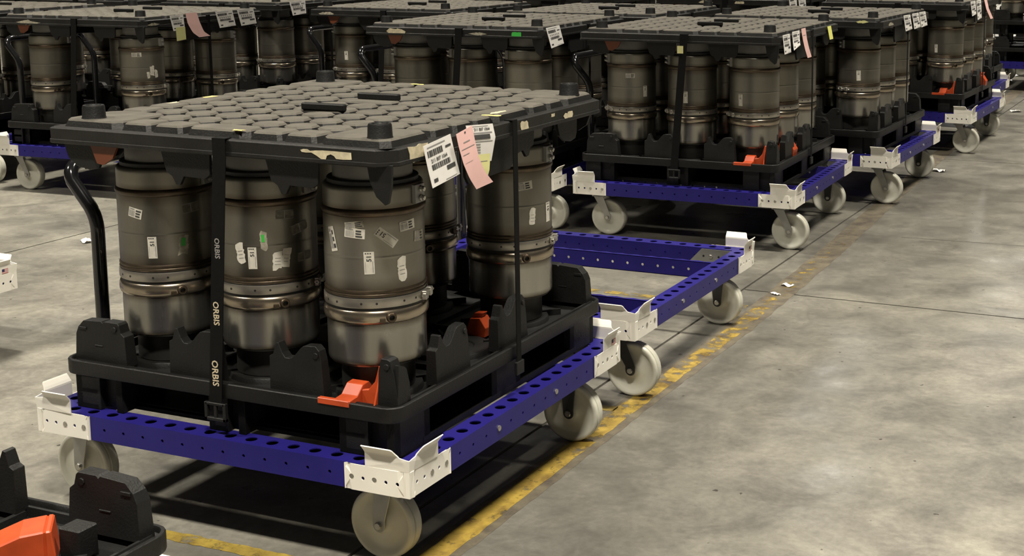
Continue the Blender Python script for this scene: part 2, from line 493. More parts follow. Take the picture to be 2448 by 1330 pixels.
# ------------------------------------------------------------------ cart
BH, BT = 0.24, 0.31
def beam_mesh(n_cells, name):
    """square tube 70 mm running along +x from 0, outer face at y=0, with its rows of holes"""
    b = MB(); L = 0.07 * n_cells
    top = [(0.07 * k, 0.07 * (k + 1), 0, 0.07, 0.07 * k + 0.035, 0.035, 0.0165) for k in range(n_cells)]
    sid = [(0.07 * k, 0.07 * (k + 1), 0, 0.07, 0.07 * k + 0.035, 0.035, 0.0048) for k in range(n_cells)]
    b.perf((0, 0, 0.07), (1, 0, 0), (0, 1, 0), top, 14)
    b.perf((0, 0, 0), (1, 0, 0), (0, 0, 1), sid, 8)
    b.perf((L, 0.07, 0), (-1, 0, 0), (0, 0, 1), sid, 8)
    b.add([(0, 0, 0), (L, 0, 0), (L, 0.07, 0), (0, 0.07, 0)], [(3, 2, 1, 0)])
    b.add([(0, 0, 0), (0, 0.07, 0), (0, 0.07, 0.07), (0, 0, 0.07)], [(3, 2, 1, 0)])
    b.add([(L, 0, 0), (L, 0.07, 0), (L, 0.07, 0.07), (L, 0, 0.07)], [(0, 1, 2, 3)])
    return b.mesh(name, [M['blue']])
BEAM_L, BEAM_S = beam_mesh(18, 'long_beam'), beam_mesh(16, 'short_beam')

def cross_mesh():
    """open channel with wavy punched lips, web at y=0 running along +x"""
    b = MB(); n = 16; L = 0.07 * n
    b.perf((0, 0, 0), (1, 0, 0), (0, 0, 1), [(0.07 * k, 0.07 * (k + 1), 0, 0.07, 0.07 * k + 0.035, 0.035, 0.0062) for k in range(n)], 8)
    b.perf((L, 0.003, 0), (-1, 0, 0), (0, 0, 1), [(0.07 * k, 0.07 * (k + 1), 0, 0.07, 0.07 * k + 0.035, 0.035, 0.0062) for k in range(n)], 8, 0.0)
    for z0, z1 in ((0.0, 0.003), (0.067, 0.07)):
        poly = [(0, 0), (L, 0)]
        for k in range(n * 4, -1, -1):
            poly.append((0.0175 * k, 0.016 + 0.005 * math.cos(PI * k / 2)))
        b.prism(poly, z0, z1, 'z')
    return b.mesh('cross_beam', [M['blue']])
CROSS = cross_mesh()
def bracket_mesh():
    b = MB()
    cells = [(0, 0.0175, 0, 0.07, 0, 0, 0)]
    for k in range(5):
        c = 0.035 * (k + 1)
        cells.append((c - 0.0175, c + 0.0175, 0, 0.07, c, 0.035, 0.0078 if k in (2, 4) else 0.0052))
    cells.append((0.1925, 0.197, 0, 0.07, 0, 0, 0))
    for sgn in (0, 1):
        if sgn == 0:
            P = lambda u, off, z: (-u, -off, z)
            b.perf((0, 0, BH), (-1, 0, 0), (0, 0, 1), cells, 10, 0.0)
        else:
            P = lambda u, off, z: (off, u, z)
            b.perf((0, 0, BH), (0, 1, 0), (0, 0, 1), cells, 10, 0.0)
        b.add([P(0, 0, BT), P(0.132, 0, BT), P(0.132, 0, 0.346), P(0.028, 0, 0.346), P(0, 0, 0.342)], [(0, 1, 2, 3, 4)])
        prof = [(0, 0.346), (0.001, 0.351), (0.006, 0.358), (0.015, 0.369), (0.018, 0.372)]
        for i in range(4):
            e0 = 0.028 + 0.004 * i; e1 = 0.028 + 0.004 * (i + 1)
            b.add([P(e0, *prof[i]), P(0.132, *prof[i]), P(0.132, *prof[i + 1]), P(e1, *prof[i + 1])], [(0, 1, 2, 3)])
    return b.mesh('corner_bracket', [M['white']], solid=0.003, merge=True)
BRACKET = bracket_mesh()
b_ = MB(); b_.lathe([(0.0075, -0.004), (0.0075, 0.0015), (0.006, 0.0025)], 8, mtx=Matrix.Rotation(R(90), 4, 'X')); BOLTH = b_.mesh('bolt_head', [M['bolt']])
def wheel_mesh():
    b = MB()
    prof = [(0.0, -0.024), (0.022, -0.024), (0.026, -0.021), (0.034, -0.016), (0.060, -0.0135), (0.078, -0.017), (0.086, -0.0245), (0.094, -0.025), (0.0985, -0.021),
            (0.1, -0.015), (0.1, 0.007), (0.0955, 0.009), (0.0955, 0.011), (0.0995, 0.013), (0.0985, 0.021), (0.094, 0.025), (0.086, 0.0245), (0.078, 0.017), (0.060, 0.0135), (0.034, 0.016), (0.026, 0.021), (0.022, 0.024), (0.0, 0.024)]
    b.lathe(prof, 48, mtx=Matrix.Rotation(R(90), 4, 'X'), cap0=False, cap1=False)
    return b.mesh('wheel', [M['nylon']], smooth=50)
WHEEL = wheel_mesh()
def fork_mesh(trail, fm):
    """mount plate under the beam corner at the origin (z=0 is the floor), axle at x=trail"""
    b = MB()
    b.box(-0.058, 0.058, -0.052, 0.052, 0.234, 0.2398)
    b.lathe([(0.042, 0.224), (0.046, 0.229), (0.046, 0.234)], 20)
    b.box(-0.036, 0.036, -0.037, 0.037, 0.214, 0.2245)
    for s_ in (-1, 1):
        y0 = s_ * 0.033
        poly = [(-0.030, 0.222), (0.030, 0.222), (trail + 0.019, 0.115)] + [(trail + 0.019 * math.cos(-PI * k_ / 8), 0.1 + 0.019 * math.sin(-PI * k_ / 8)) for k_ in range(9)] + [(trail - 0.019, 0.115)]
        b.prism(poly, min(y0, y0 + s_ * 0.004), max(y0, y0 + s_ * 0.004), 'y')
    return b.mesh('caster_fork', [M[fm]], bevel=0.0012)
FORK = {}
def axle_mesh():
    b = MB()
    b.lathe([(0.0, -0.044), (0.009, -0.044), (0.011, -0.041), (0.011, -0.037), (0.005, -0.037), (0.005, 0.037), (0.011, 0.037), (0.011, 0.041), (0.009, 0.044), (0, 0.044)], 8, mtx=Matrix.Rotation(R(90), 4, 'X'), cap0=False, cap1=False)
    return b.mesh('axle_bolt', [M['bolt']])
AXLE = axle_mesh()
def arc(p0, p1, p2, n=6):
    p0, p1, p2 = Vector(p0), Vector(p1), Vector(p2)
    return [p0 * (1 - t) ** 2 + p1 * 2 * t * (1 - t) + p2 * t * t for t in [k / n for k in range(n + 1)]]
def handle_mesh():
    b = MB()
    x, xo, ya, yb = -1.2875, -1.385, 0.29, 0.976
    path = [Vector((x, ya, 0.243)), Vector((x, ya, 0.5))] + arc((x, ya, 0.765), (x, ya, 0.815), (x - 0.028, ya, 0.85)) + \
        arc((xo + 0.01, ya, 0.918), (xo - 0.012, ya, 0.965), (xo - 0.012, ya + 0.06, 0.968)) + \
        arc((xo - 0.012, yb - 0.06, 0.968), (xo - 0.012, yb, 0.965), (xo + 0.01, yb, 0.918)) + \
        arc((x - 0.028, yb, 0.85), (x, yb, 0.815), (x, yb, 0.765)) + [Vector((x, yb, 0.5)), Vector((x, yb, 0.243))]
    b.tube(path, 0.0205, 16)
    return b.mesh('push_handle', [M['gloss']], smooth=50)
HANDLE = handle_mesh()
def disc(mb, c, r, axis, n=10, th=0.003, mi=0):
    rot = {'y': Matrix.Rotation(R(90), 4, 'X'), 'x': Matrix.Rotation(R(90), 4, 'Y'), 'z': Matrix.Identity(4)}[axis]
    mb.lathe([(r, -th), (r, th * 0.6), (r * 0.8, th)], n, mi, mtx=Matrix.Translation(c) @ rot)
bb = MB(); disc(bb, (0, 0, 0), 0.0085, 'x'); SIDEBOLT = bb.mesh('beam_bolt', [M['bolt']])
def flag_mesh():
    b = MB()
    for k in range(7):
        b.box(0, 0.0006, 0, 0.03, 0.0026 * k, 0.0026 * (k + 1), 0 if k % 2 == 0 else 1)
    b.box(0, 0.0009, -0.0, 0.012, 0.0078, 0.0182, 2)
    return b.mesh('flag_sticker', [M['red'], M['paper'], M['navy']])
FLAG = flag_mesh()
def gusset_mesh():
    """zinc backing plate bolted to the inside of the beam, along -x from the corner"""
    b = MB()
    b.prism([(-0.074, 0.243), (-0.275, 0.243), (-0.215, 0.306), (-0.074, 0.306)], 0.0735, 0.0775, 'y')
    for x in (-0.10, -0.135, -0.17, -0.205):
        mt = Matrix.Translation((x, 0.0775, 0.275)) @ Matrix.Rotation(R(-90), 4, 'X')
        if x in (-0.10, -0.17): b.lathe([(0.009, 0.0), (0.009, 0.006), (0.007, 0.007)], 6, 1, mtx=mt)
        else: b.lathe([(0.005, 0.0), (0.005, 0.0006)], 8, 2, mtx=mt)
    return b.mesh('backing_plate', [M['zinc'], M['bolt'], M['dark']])
GUSSET = gusset_mesh()
GUSSETM = GUSSET.copy()
for v_ in GUSSETM.vertices: v_.co.x = -v_.co.x
GUSSETM.flip_normals()

CARTGRP = 'blue framed carts in the storage lanes'
def cart(o, yaw, label, trails=(0.055, 0.055, 0.0, 0.0), forks=('zinc', 'zinc', 'forkblack', 'forkblack'), handle=True, mounts=None):
    """trails: front right, front left, back right, back left"""
    t = thing('transport_cart', label, 'cart', (o[0], o[1], 0), yaw, CARTGRP)
    put('beam', BEAM_L, t, (-1.263, 0.003, BH))
    put('beam', BEAM_L, t, (-0.003, 1.263, BH), PI)
    put('beam', BEAM_S, t, (-0.003, 0.073, BH), R(90))
    put('beam', BEAM_S, t, (-1.263, 1.193, BH), R(-90))
    put('cross_beam', CROSS, t, (-1.193, 0.285, BH - 0.001))
    put('cross_beam', CROSS, t, (-1.193, 0.945, BH - 0.001))
    for y in (0.458, 0.808):
        put('beam_bolt', SIDEBOLT, t, (-0.002, y, BH + 0.035))
    cs = [((0, 0), 0, (-0.115, 0.125)), ((-1.266, 0), R(-90), (-1.155, 0.125)), ((0, 1.266), R(90), (-0.105, 1.128)), ((-1.266, 1.266), PI, (-1.16, 1.128))]
    if mounts: cs = [(a_, b2_, m_) for (a_, b2_, c2_), m_ in zip(cs, mounts)]
    for k, ((x, y), rz, (cx, cy)) in enumerate(cs):
        br = put('corner_bracket', BRACKET, t, (x, y, 0), rz)
        for u_ in (0.105, 0.175):
            put('bolt_head', BOLTH, br, (-u_, 0, BH + 0.035))
            put('bolt_head', BOLTH, br, (0, u_, BH + 0.035), R(90))
        if k == 2:
            fs = put('flag_sticker', FLAG, br, label='small flag sticker')
            fs.matrix_local = Matrix.Rotation(-rz, 4, 'Z') @ Matrix.Translation((0.0032, -0.073, 0.315))
        gp = None
    put('backing_plate', GUSSET, t, (0, 0, 0))
    put('backing_plate', GUSSET, t, (-1.266, 1.266, 0), PI)
    gm = GUSSETM
    put('backing_plate', gm, t, (-1.266, 0, 0))
    put('backing_plate', gm, t, (0, 1.266, 0), PI)
    for k, ((x, y), rz, (cx, cy)) in enumerate(cs):
        key = (trails[k], forks[k])
        if key not in FORK: FORK[key] = fork_mesh(*key)
        fk = put('caster_fork', FORK[key], t, (cx, cy, 0))
        put('wheel', WHEEL, fk, (trails[k], 0, 0.1))
        put('axle_bolt', AXLE, fk, (trails[k], 0, 0.1))
    if handle: put('push_handle', HANDLE, t)
    return t

# ------------------------------------------------------------------ pallet
PX0, PX1, PY0, PY1 = -1.193, -0.054, 0.030, 1.250
PCX, PCY = (PX0 + PX1) / 2, (PY0 + PY1) / 2
DX, DY = (-0.967, -0.607, -0.25), (0.24, 0.61, 0.975)
def rrect(x0, x1, y0, y1, r, n=4):
    out = []
    for (cx, cy, a) in ((x1 - r, y0 + r, -90), (x1 - r, y1 - r, 0), (x0 + r, y1 - r, 90), (x0 + r, y0 + r, 180)):
        for k in range(n + 1):
            t = R(a + 90 * k / n)
            out.append((cx + r * math.cos(t), cy + r * math.sin(t)))
    return out
def tray_mesh():
    b = MB()
    rings = [(0.020, 0.418), (0.002, 0.416), (0.0, 0.419), (0.0, 0.456), (0.002, 0.458), (0.009, 0.458), (0.011, 0.456), (0.013, 0.447), (0.024, 0.446), (0.026, 0.453), (0.033, 0.453), (0.036, 0.432)]
    n = 20
    vs = []
    for (i, z) in rings:
        vs += [(x, y, z) for x, y in rrect(PX0 + i, PX1 - i, PY0 + i, PY1 - i, max(0.008, 0.045 - i))]
    fs = []
    for i in range(len(rings) - 1):
        for k in range(n):
            fs.append((i * n + k, i * n + (k + 1) % n, (i + 1) * n + (k + 1) % n, (i + 1) * n + k))
    fs.append(tuple(range((len(rings) - 1) * n, len(rings) * n)))
    fs.append(tuple(range(n - 1, -1, -1)))
    b.add(vs, fs)
    # moulded ribs on the tray floor and the raised seats under the canisters
    for x in (-0.79, -0.43):
        b.box(x - 0.006, x + 0.006, PY0 + 0.04, PY1 - 0.04, 0.43, 0.447)
    for y in (0.425, 0.79):
        b.box(PX0 + 0.04, PX1 - 0.04, y - 0.006, y + 0.006, 0.43, 0.447)
    for x in DX:
        for y in DY:
            b.lathe([(0.122, 0.431), (0.119, 0.444), (0.117, 0.4465), (0.070, 0.4465), (0.066, 0.4435)], 24, mtx=Matrix.Translation((x, y, 0)), cap0=False)
            for a in range(4):
                t = R(45 + 90 * a)
                c, s_ = math.cos(t), math.sin(t)
                q = [(0.10, -0.004), (0.165, -0.004), (0.165, 0.004), (0.10, 0.004)]
                b.prism([(x + u * c - v * s_, y + u * s_ + v * c) for u, v in q], 0.43, 0.452, 'z')
    return b.mesh('tray', [M['plastic']], smooth=35)
TRAY = tray_mesh()
def foot_mesh(w, d):
    """block with stacked hand-hole recesses, centred in x and y, z 0.31-0.416"""
    b = MB()
    hx, hy = w / 2, d / 2
    b.box(-hx + 0.022, hx - 0.022, -hy + 0.022, hy - 0.022, 0.3125, 0.4145)
    for sg in (-1, 1):      # hand-hole column on one half of each outer face, plain wall on the other
        y0, y1 = sorted((sg * hy, sg * (hy - 0.03)))
        for (x0, x1) in ((-hx, -hx + 0.024), (-0.004, hx)):
            a, c = sorted((-sg * x0 * -1, -sg * x1 * -1)) if sg < 0 else sorted((-x0, -x1))
            b.box(a, c, y0, y1, 0.3105, 0.416)
        a, c = sorted((-hx, -0.004)) if sg < 0 else sorted((hx, 0.004))
        b.box(a, c, y0, y1, 0.3105, 0.3265); b.box(a, c, y0, y1, 0.402, 0.416); b.box(a, c, y0, y1, 0.356, 0.371)
    for (x0, x1) in ((-hx, -hx + 0.024), (hx - 0.024, hx)):
        b.box(x0, x1, -hy, hy, 0.3105, 0.416)
    return b.mesh('foot', [M['plastic']], bevel=0.0015)
FOOT, FOOTM = foot_mesh(0.172, 0.17), foot_mesh(0.125, 0.17)
def rails_mesh():
    b = MB()
    for y in (0.145, PCY, PY1 - 0.115):
        b.box(PX0 + 0.12, PX1 - 0.12, y - 0.045, y + 0.045, 0.311, 0.322)
    for x in (PX0 + 0.135, PCX, PX1 - 0.135):
        b.box(x - 0.045, x + 0.045, PY0 + 0.12, PY1 - 0.12, 0.3112, 0.3218)
    b.box(PX0 + 0.085, PX1 - 0.085, PY0 + 0.085, PY1 - 0.085, 0.3225, 0.3265)
    b.box(PCX - 0.006, PCX + 0.006, PY0 + 0.19, PY1 - 0.19, 0.3265, 0.4175)
    b.box(PX0 + 0.19, PX1 - 0.19, PCY - 0.006, PCY + 0.006, 0.3265, 0.4175)
    for x in (PX0 + 0.055, PX1 - 0.055):
        b.box(x - 0.030, x + 0.030, PY0 + 0.16, PY1 - 0.16, 0.3112, 0.328)
    return b.mesh('bottom_rails', [M['plastic']])
RAILS = rails_mesh()

def s_curve(x0, z0, x1, z1, n=6):
    out = []
    for k in range(n + 1):
        t = k / n
        out.append((x0 + (x1 - x0) * t, z0 + (z1 - z0) * (3 * t * t - 2 * t ** 3)))
    return out
def cleat_mesh(kind, flip=1):
    """stands on z=0 with its outside face at y=0, running along +x; a hollow curved shell"""
    b = MB()
    if kind == 'corner':
        top = [(0.0, 0.0), (0.005, 0.082), (0.014, 0.102), (0.034, 0.122), (0.10, 0.126), (0.105, 0.121), (0.112, 0.126), (0.160, 0.126), (0.166, 0.12), (0.172, 0.098), (0.185, 0.088), (0.192, 0.0)]
        pass
    elif kind == 'mid':
        top = [(0.0, 0.0), (0.0, 0.098), (0.012, 0.104), (0.022, 0.135), (0.030, 0.137), (0.042, 0.110), (0.052, 0.098)] + s_curve(0.066, 0.098, 0.118, 0.138) + [(0.150, 0.140), (0.162, 0.128), (0.168, 0.10), (0.176, 0.0)]
    else:
        top = [(0.0, 0.0), (0.004, 0.10), (0.012, 0.132), (0.03, 0.132), (0.04, 0.128), (0.052, 0.09), (0.066, 0.0)]
    T = {'corner': 0.042, 'mid': 0.036, 'small': 0.044}[kind]
    n = len(top)
    vs = [(x, z * 0.03, z) for x, z in top] + [(x, T - z * 0.03, z) for x, z in top]
    b.add(vs, [tuple(range(n)), tuple(range(2 * n - 1, n - 1, -1))] + [(i + n, (i + 1) % n + n, (i + 1) % n, i) for i in range(n)])
    if kind == 'small':
        b.prism([(0.0, 0.0), (0.062, 0.0), (0.058, 0.06), (0.046, 0.10), (0.036, 0.108), (0.010, 0.118)], 0.050, 0.062, 'x')
        b.prism([(0.036, 0.0), (0.062, 0.0), (0.052, 0.085), (0.040, 0.10)], 0.006, 0.016, 'x')
    bx, bz = {'corner': (0.15, 0.107), 'mid': (0.152, 0.115), 'small': (0.03, 0.112)}[kind]
    for y_, sg in ((bz * 0.03, 1), (T - bz * 0.03, -1)):
        b.lathe([(0.0085, -0.003), (0.0085, 0.004)], 8, mtx=Matrix.Translation((bx, y_, bz)) @ Matrix.Rotation(R(90), 4, 'X'))
        if kind == 'corner':
            b.box(0.075, 0.105, y_ - 0.0035, y_ + 0.0035, 0.052, 0.056)
            b.box(0.020, 0.046, y_ - 0.0035, y_ + 0.0035, 0.096, 0.104)
    return b.mesh('cleat', [M['plastic']], bevel=0.001)
CLEAT = {k: cleat_mesh(k) for k in ('corner', 'mid', 'small')}
def cleat_spots():
    """(kind, x, y, rz) in pallet coordinates; front and right side, then turned half round"""
    out = [('corner', -1.165, PY0 + 0.028, 0), ('mid', -0.818, PY0 + 0.028, 0), ('mid', -0.474, PY0 + 0.028, 0), ('small', -0.130, PY0 + 0.028, 0),
           ('mid', PX1 - 0.026, 0.265, R(90)), ('mid', PX1 - 0.026, 0.60, R(90))]
    res = list(out)
    for k, x, y, rz in out:
        res.append((k, 2 * PCX - x, 2 * PCY - y, rz + PI))
    return res
CSPOTS = cleat_spots()
def clip_mesh():
    """orange lock clip: lip over the rim, folded arm, upright tongue; origin at the lip's outer left corner"""
    b = MB()
    b.box(0.0, 0.098, -0.003, 0.012, 0.446, 0.4625)
    b.prism([(0.0, 0.4625), (0.0, 0.452), (0.06, 0.440), (0.106, 0.440), (0.106, 0.472), (0.088, 0.492), (0.062, 0.490), (0.036, 0.466)], 0.048, 0.10, 'x')
    b.prism([(0.10, 0.438), (0.163, 0.438), (0.163, 0.548), (0.156, 0.550), (0.142, 0.505), (0.122, 0.482), (0.10, 0.478)], 0.054, 0.066, 'y')
    b.box(0.10, 0.155, 0.068, 0.106, 0.438, 0.447)
    b.prism([(0.02, 0.438), (0.104, 0.438), (0.104, 0.50), (0.075, 0.545), (0.062, 0.548)], 0.155, 0.161, 'x')
    return b.mesh('lock_clip', [M['orange']], bevel=0.0015)
CLIP = clip_mesh()
def wedge_mesh():
    b = MB()
    b.prism([(0.0, 0.44), (0.07, 0.44), (0.075, 0.47), (0.055, 0.50), (0.02, 0.496)], 0.0, 0.05, 'y')
    b.prism([(0.02, 0.496), (0.055, 0.50), (0.062, 0.515), (0.03, 0.512)], 0.012, 0.038, 'y')
    return b.mesh('lock_tongue', [M['orange']], bevel=0.0015)
WEDGE = wedge_mesh()

PALGRP = 'black plastic pallets with drum seats'
def pallet(o, yaw, label, dz=0.0, clip='front', tongue=None):
    t = thing('plastic_pallet', label, 'pallet', (o[0], o[1], dz), yaw, PALGRP)
    put('tray', TRAY, t)
    for x in (PX0 + 0.112, PCX, PX1 - 0.112):
        for y in (PY0 + 0.11, PCY, PY1 - 0.11):
            put('foot', FOOTM if x == PCX else FOOT, t, (x, y, 0))
    put('bottom_rails', RAILS, t)
    for k, x, y, rz in CSPOTS:
        put('cleat', CLEAT[k], t, (x, y, 0.4465), rz)
    if clip in ('front', 'both'):
        put('lock_clip', CLIP, t, (-0.297, PY0 - 0.0, 0), label='orange lock clip beside the corner cleat')
    if tongue:
        tx, ty, sc_ = tongue
        tg = put('lock_tongue', WEDGE, t, (tx, ty, 0.44 * (1 - sc_)), label='orange lock tongue')
        tg.scale = (sc_, sc_, sc_)
    return t

# ------------------------------------------------------------------ lid
LX0, LX1, LY0, LY1 = -1.190, -0.050, 0.031, 1.268
LB, LT, PADZ = 1.0833, 1.129, 1.150
POSTS = [(-1.085, 0.105), (-0.125, 0.10), (-1.085, 1.165), (-0.115, 1.135)]
BARS = [(-0.60, 0.505), (-0.60, 0.785)]
def lid_mesh():
    b = MB()
    def outline(i):
        x0, x1, y0, y1 = LX0 + i, LX1 - i, LY0 + i, LY1 - i
        c = 0.042; d = 0.012
        return [(x0 + d, y0), (x1 - c, y0), (x1, y0 + c), (x1, y1 - c), (x1 - c, y1), (x0 + d, y1), (x0, y1 - d), (x0, y0 + d)]
    rings = [(0.02, LB + 0.006), (0.003, LB), (0.0, LB + 0.003), (0.0, LB + 0.011), (0.002, LB + 0.0125), (0.0015, LT - 0.004), (0.007, LT)]
    n = 8
    vs = []
    for (i, z) in rings: vs += [(x, y, z) for x, y in outline(i)]
    fs = []
    for i in range(len(rings) - 1):
        for k in range(n):
            fs.append((i * n + k, i * n + (k + 1) % n, (i + 1) * n + (k + 1) % n, (i + 1) * n + k))
    b.add(vs, fs)
    b.add([(x, y, LB + 0.006) for x, y in outline(0.02)], [tuple(range(n - 1, -1, -1))])
    # top field: one continuous moulded skin of raised eight-sided pads with grooves between them
    nx, ny = 10, 11
    ix0, ix1, iy0, iy1 = LX0 + 0.022, LX1 - 0.022, LY0 + 0.022, LY1 - 0.022
    px, py = (ix1 - ix0) / nx, (iy1 - iy0) / ny
    # skirt from the rim to the field
    o8 = outline(0.008)
    q4 = [(ix0, iy0), (ix1, iy0), (ix1, iy1), (ix0, iy1)]
    b.add([(x, y, LT) for x, y in o8] + [(x, y, LT) for x, y in q4], [(0, 1, 9, 8), (1, 2, 9), (2, 3, 10, 9), (3, 4, 10), (4, 5, 11, 10), (5, 6, 11), (6, 7, 8, 11), (7, 0, 8)], 0)
    def octo(cx, cy, hx, hy, c, z):
        return [(cx - hx + c, cy - hy, z), (cx + hx - c, cy - hy, z), (cx + hx, cy - hy + c, z), (cx + hx, cy + hy - c, z), (cx + hx - c, cy + hy, z), (cx - hx + c, cy + hy, z), (cx - hx, cy + hy - c, z), (cx - hx, cy - hy + c, z)]
    def cell(a0, a1, c0, c1, ch):
        cx, cy, hx, hy = (a0 + a1) / 2, (c0 + c1) / 2, (a1 - a0) / 2, (c1 - c0) / 2
        sq = [(a0, c0, LT), (a1, c0, LT), (a1, c1, LT), (a0, c1, LT)]
        k1 = octo(cx, cy, hx - 0.003, hy - 0.003, ch, LT)
        k2 = octo(cx, cy, hx - 0.009, hy - 0.009, ch, PADZ - 0.005)
        k3 = octo(cx, cy, hx - 0.014, hy - 0.014, ch, PADZ)
        vs = sq + k1 + k2 + k3
        b.add(vs, [(0, 1, 5, 4), (1, 6, 5), (1, 2, 7, 6), (2, 8, 7), (2, 3, 9, 8), (3, 10, 9), (3, 0, 11, 10), (0, 4, 11)]
              + [(4 + k, 4 + (k + 1) % 8, 12 + (k + 1) % 8, 12 + k) for k in range(8)], 0)
        b.add(vs, [(12 + k, 12 + (k + 1) % 8, 20 + (k + 1) % 8, 20 + k) for k in range(8)] + [tuple(range(20, 28))], 1)
    used = set()
    big = []
    for (x, y) in POSTS:      # wide pads that carry the corner posts
        i = 0 if x < -0.6 else nx - 2
        j = 0 if y < 0.6 else ny - 2
        big.append((i, i + 2, j, j + 2))
    for (x, y) in BARS:
        j = int((y - iy0) / py)
        big.append((4, 6, j, j + 1))
    big.append((4, 6, 0, 1)); big.append((nx - 1, nx, 5, 7)); big.append((4, 6, ny - 1, ny)); big.append((0, 1, 4, 6))
    for (i0, i1, j0, j1) in big:
        for i in range(i0, i1):
            for j in range(j0, j1): used.add((i, j))
        cell(ix0 + px * i0, ix0 + px * i1, iy0 + py * j0, iy0 + py * j1, 0.022)
    for i in range(nx):
        for j in range(ny):
            if (i, j) in used: continue
            ch = 0.010 if (i in (0, nx - 1) or j in (0, ny - 1)) else 0.027
            cell(ix0 + px * i, ix0 + px * (i + 1), iy0 + py * j, iy0 + py * (j + 1), ch)
    return b.mesh('deck', [M['lidside'], M['dusty']], merge=True)
LID = lid_mesh()
b_ = MB(); b_.lathe([(0.034, 0), (0.032, 0.004), (0.0305, 0.032), (0.0285, 0.037), (0.022, 0.037), (0.020, 0.033)], 20); POST = b_.mesh('post', [M['plastic']], smooth=40)
b_ = MB(); b_.box(-0.073, 0.073, -0.011, 0.011, 0, 0.020); BAR = b_.mesh('grip_bar', [M['plastic']], bevel=0.003)
def tab_mesh(kind):
    b = MB()
    if kind == 'mid':
        p = [(0, 0), (0.17, 0), (0.166, -0.065), (0.15, -0.076), (0.078, -0.074), (0.064, -0.098), (0.050, -0.098), (0.038, -0.076), (0.018, -0.064)]
    elif kind == 'point':
        p = [(0, 0), (0.075, 0), (0.072, -0.055), (0.062, -0.098), (0.052, -0.104), (0.026, -0.084), (0.008, -0.045)]
    else:
        p = [(0, 0), (0.40, 0), (0.395, -0.055), (0.375, -0.06), (0.365, -0.082), (0.35, -0.085), (0.33, -0.062), (0.30, -0.066), (0.27, -0.09), (0.25, -0.105), (0.02, -0.112), (0.004, -0.09)] if kind == 'panel' else [(0, 0), (0.135, 0), (0.132, -0.055), (0.122, -0.072), (0.09, -0.078), (0.045, -0.070), (0.015, -0.05), (0.003, -0.02)]
    b.prism(p, 0.0, 0.010, 'y')
    b.prism([(0.010, 0), (0.05, 0), (0.03, -0.06), (0.010, -0.08)], p[1][0] * 0.45, p[1][0] * 0.45 + 0.008, 'x')
    return b.mesh('nest_tab', [M['plastic']], bevel=0.001)
TAB = {k: tab_mesh(k) for k in ('mid', 'point', 'wide', 'panel')}
TSPOTS = []
for (k, x, y, rz) in [('wide', -1.150, LY0 + 0.022, 0), ('mid', -0.805, LY0 + 0.022, 0), ('mid', -0.455, LY0 + 0.022, 0), ('point', -0.135, LY0 + 0.020, 0),
                      ('panel', LX1 - 0.022, 0.42, R(90)), ('wide', LX1 - 0.022, 0.97, R(90))]:
    TSPOTS.append((k, x, y, rz))
    TSPOTS.append((k, LX0 + LX1 - x, LY0 + LY1 - y, rz + PI))
LIDGRP = 'black padded lids on top of the canisters'
def lid(o, yaw, label, rust=True):
    t = thing('pallet_lid', label, 'lid', (o[0], o[1], 0), yaw, LIDGRP)
    put('deck', LID, t)
    for x, y in POSTS: put('post', POST, t, (x, y, PADZ - 0.0005))
    for x, y in BARS: put('grip_bar', BAR, t, (x, y, PADZ - 0.0005), R(2))
    for k, x, y, rz in TSPOTS: put('nest_tab', TAB[k], t, (x, y, LB + 0.006), rz)
    if rust:
        b = MB(); b.prism([(-1.045, LB + 0.004), (-0.945, LB + 0.004), (-0.965, 1.050), (-1.000, 1.030), (-1.022, 1.034)], LY0 + 0.012, LY0 + 0.020, 'y')
        put('hanging_tab', b.mesh('hanging_tab', [M['rust']]), t, label='rust brown hanging tab')
    return t

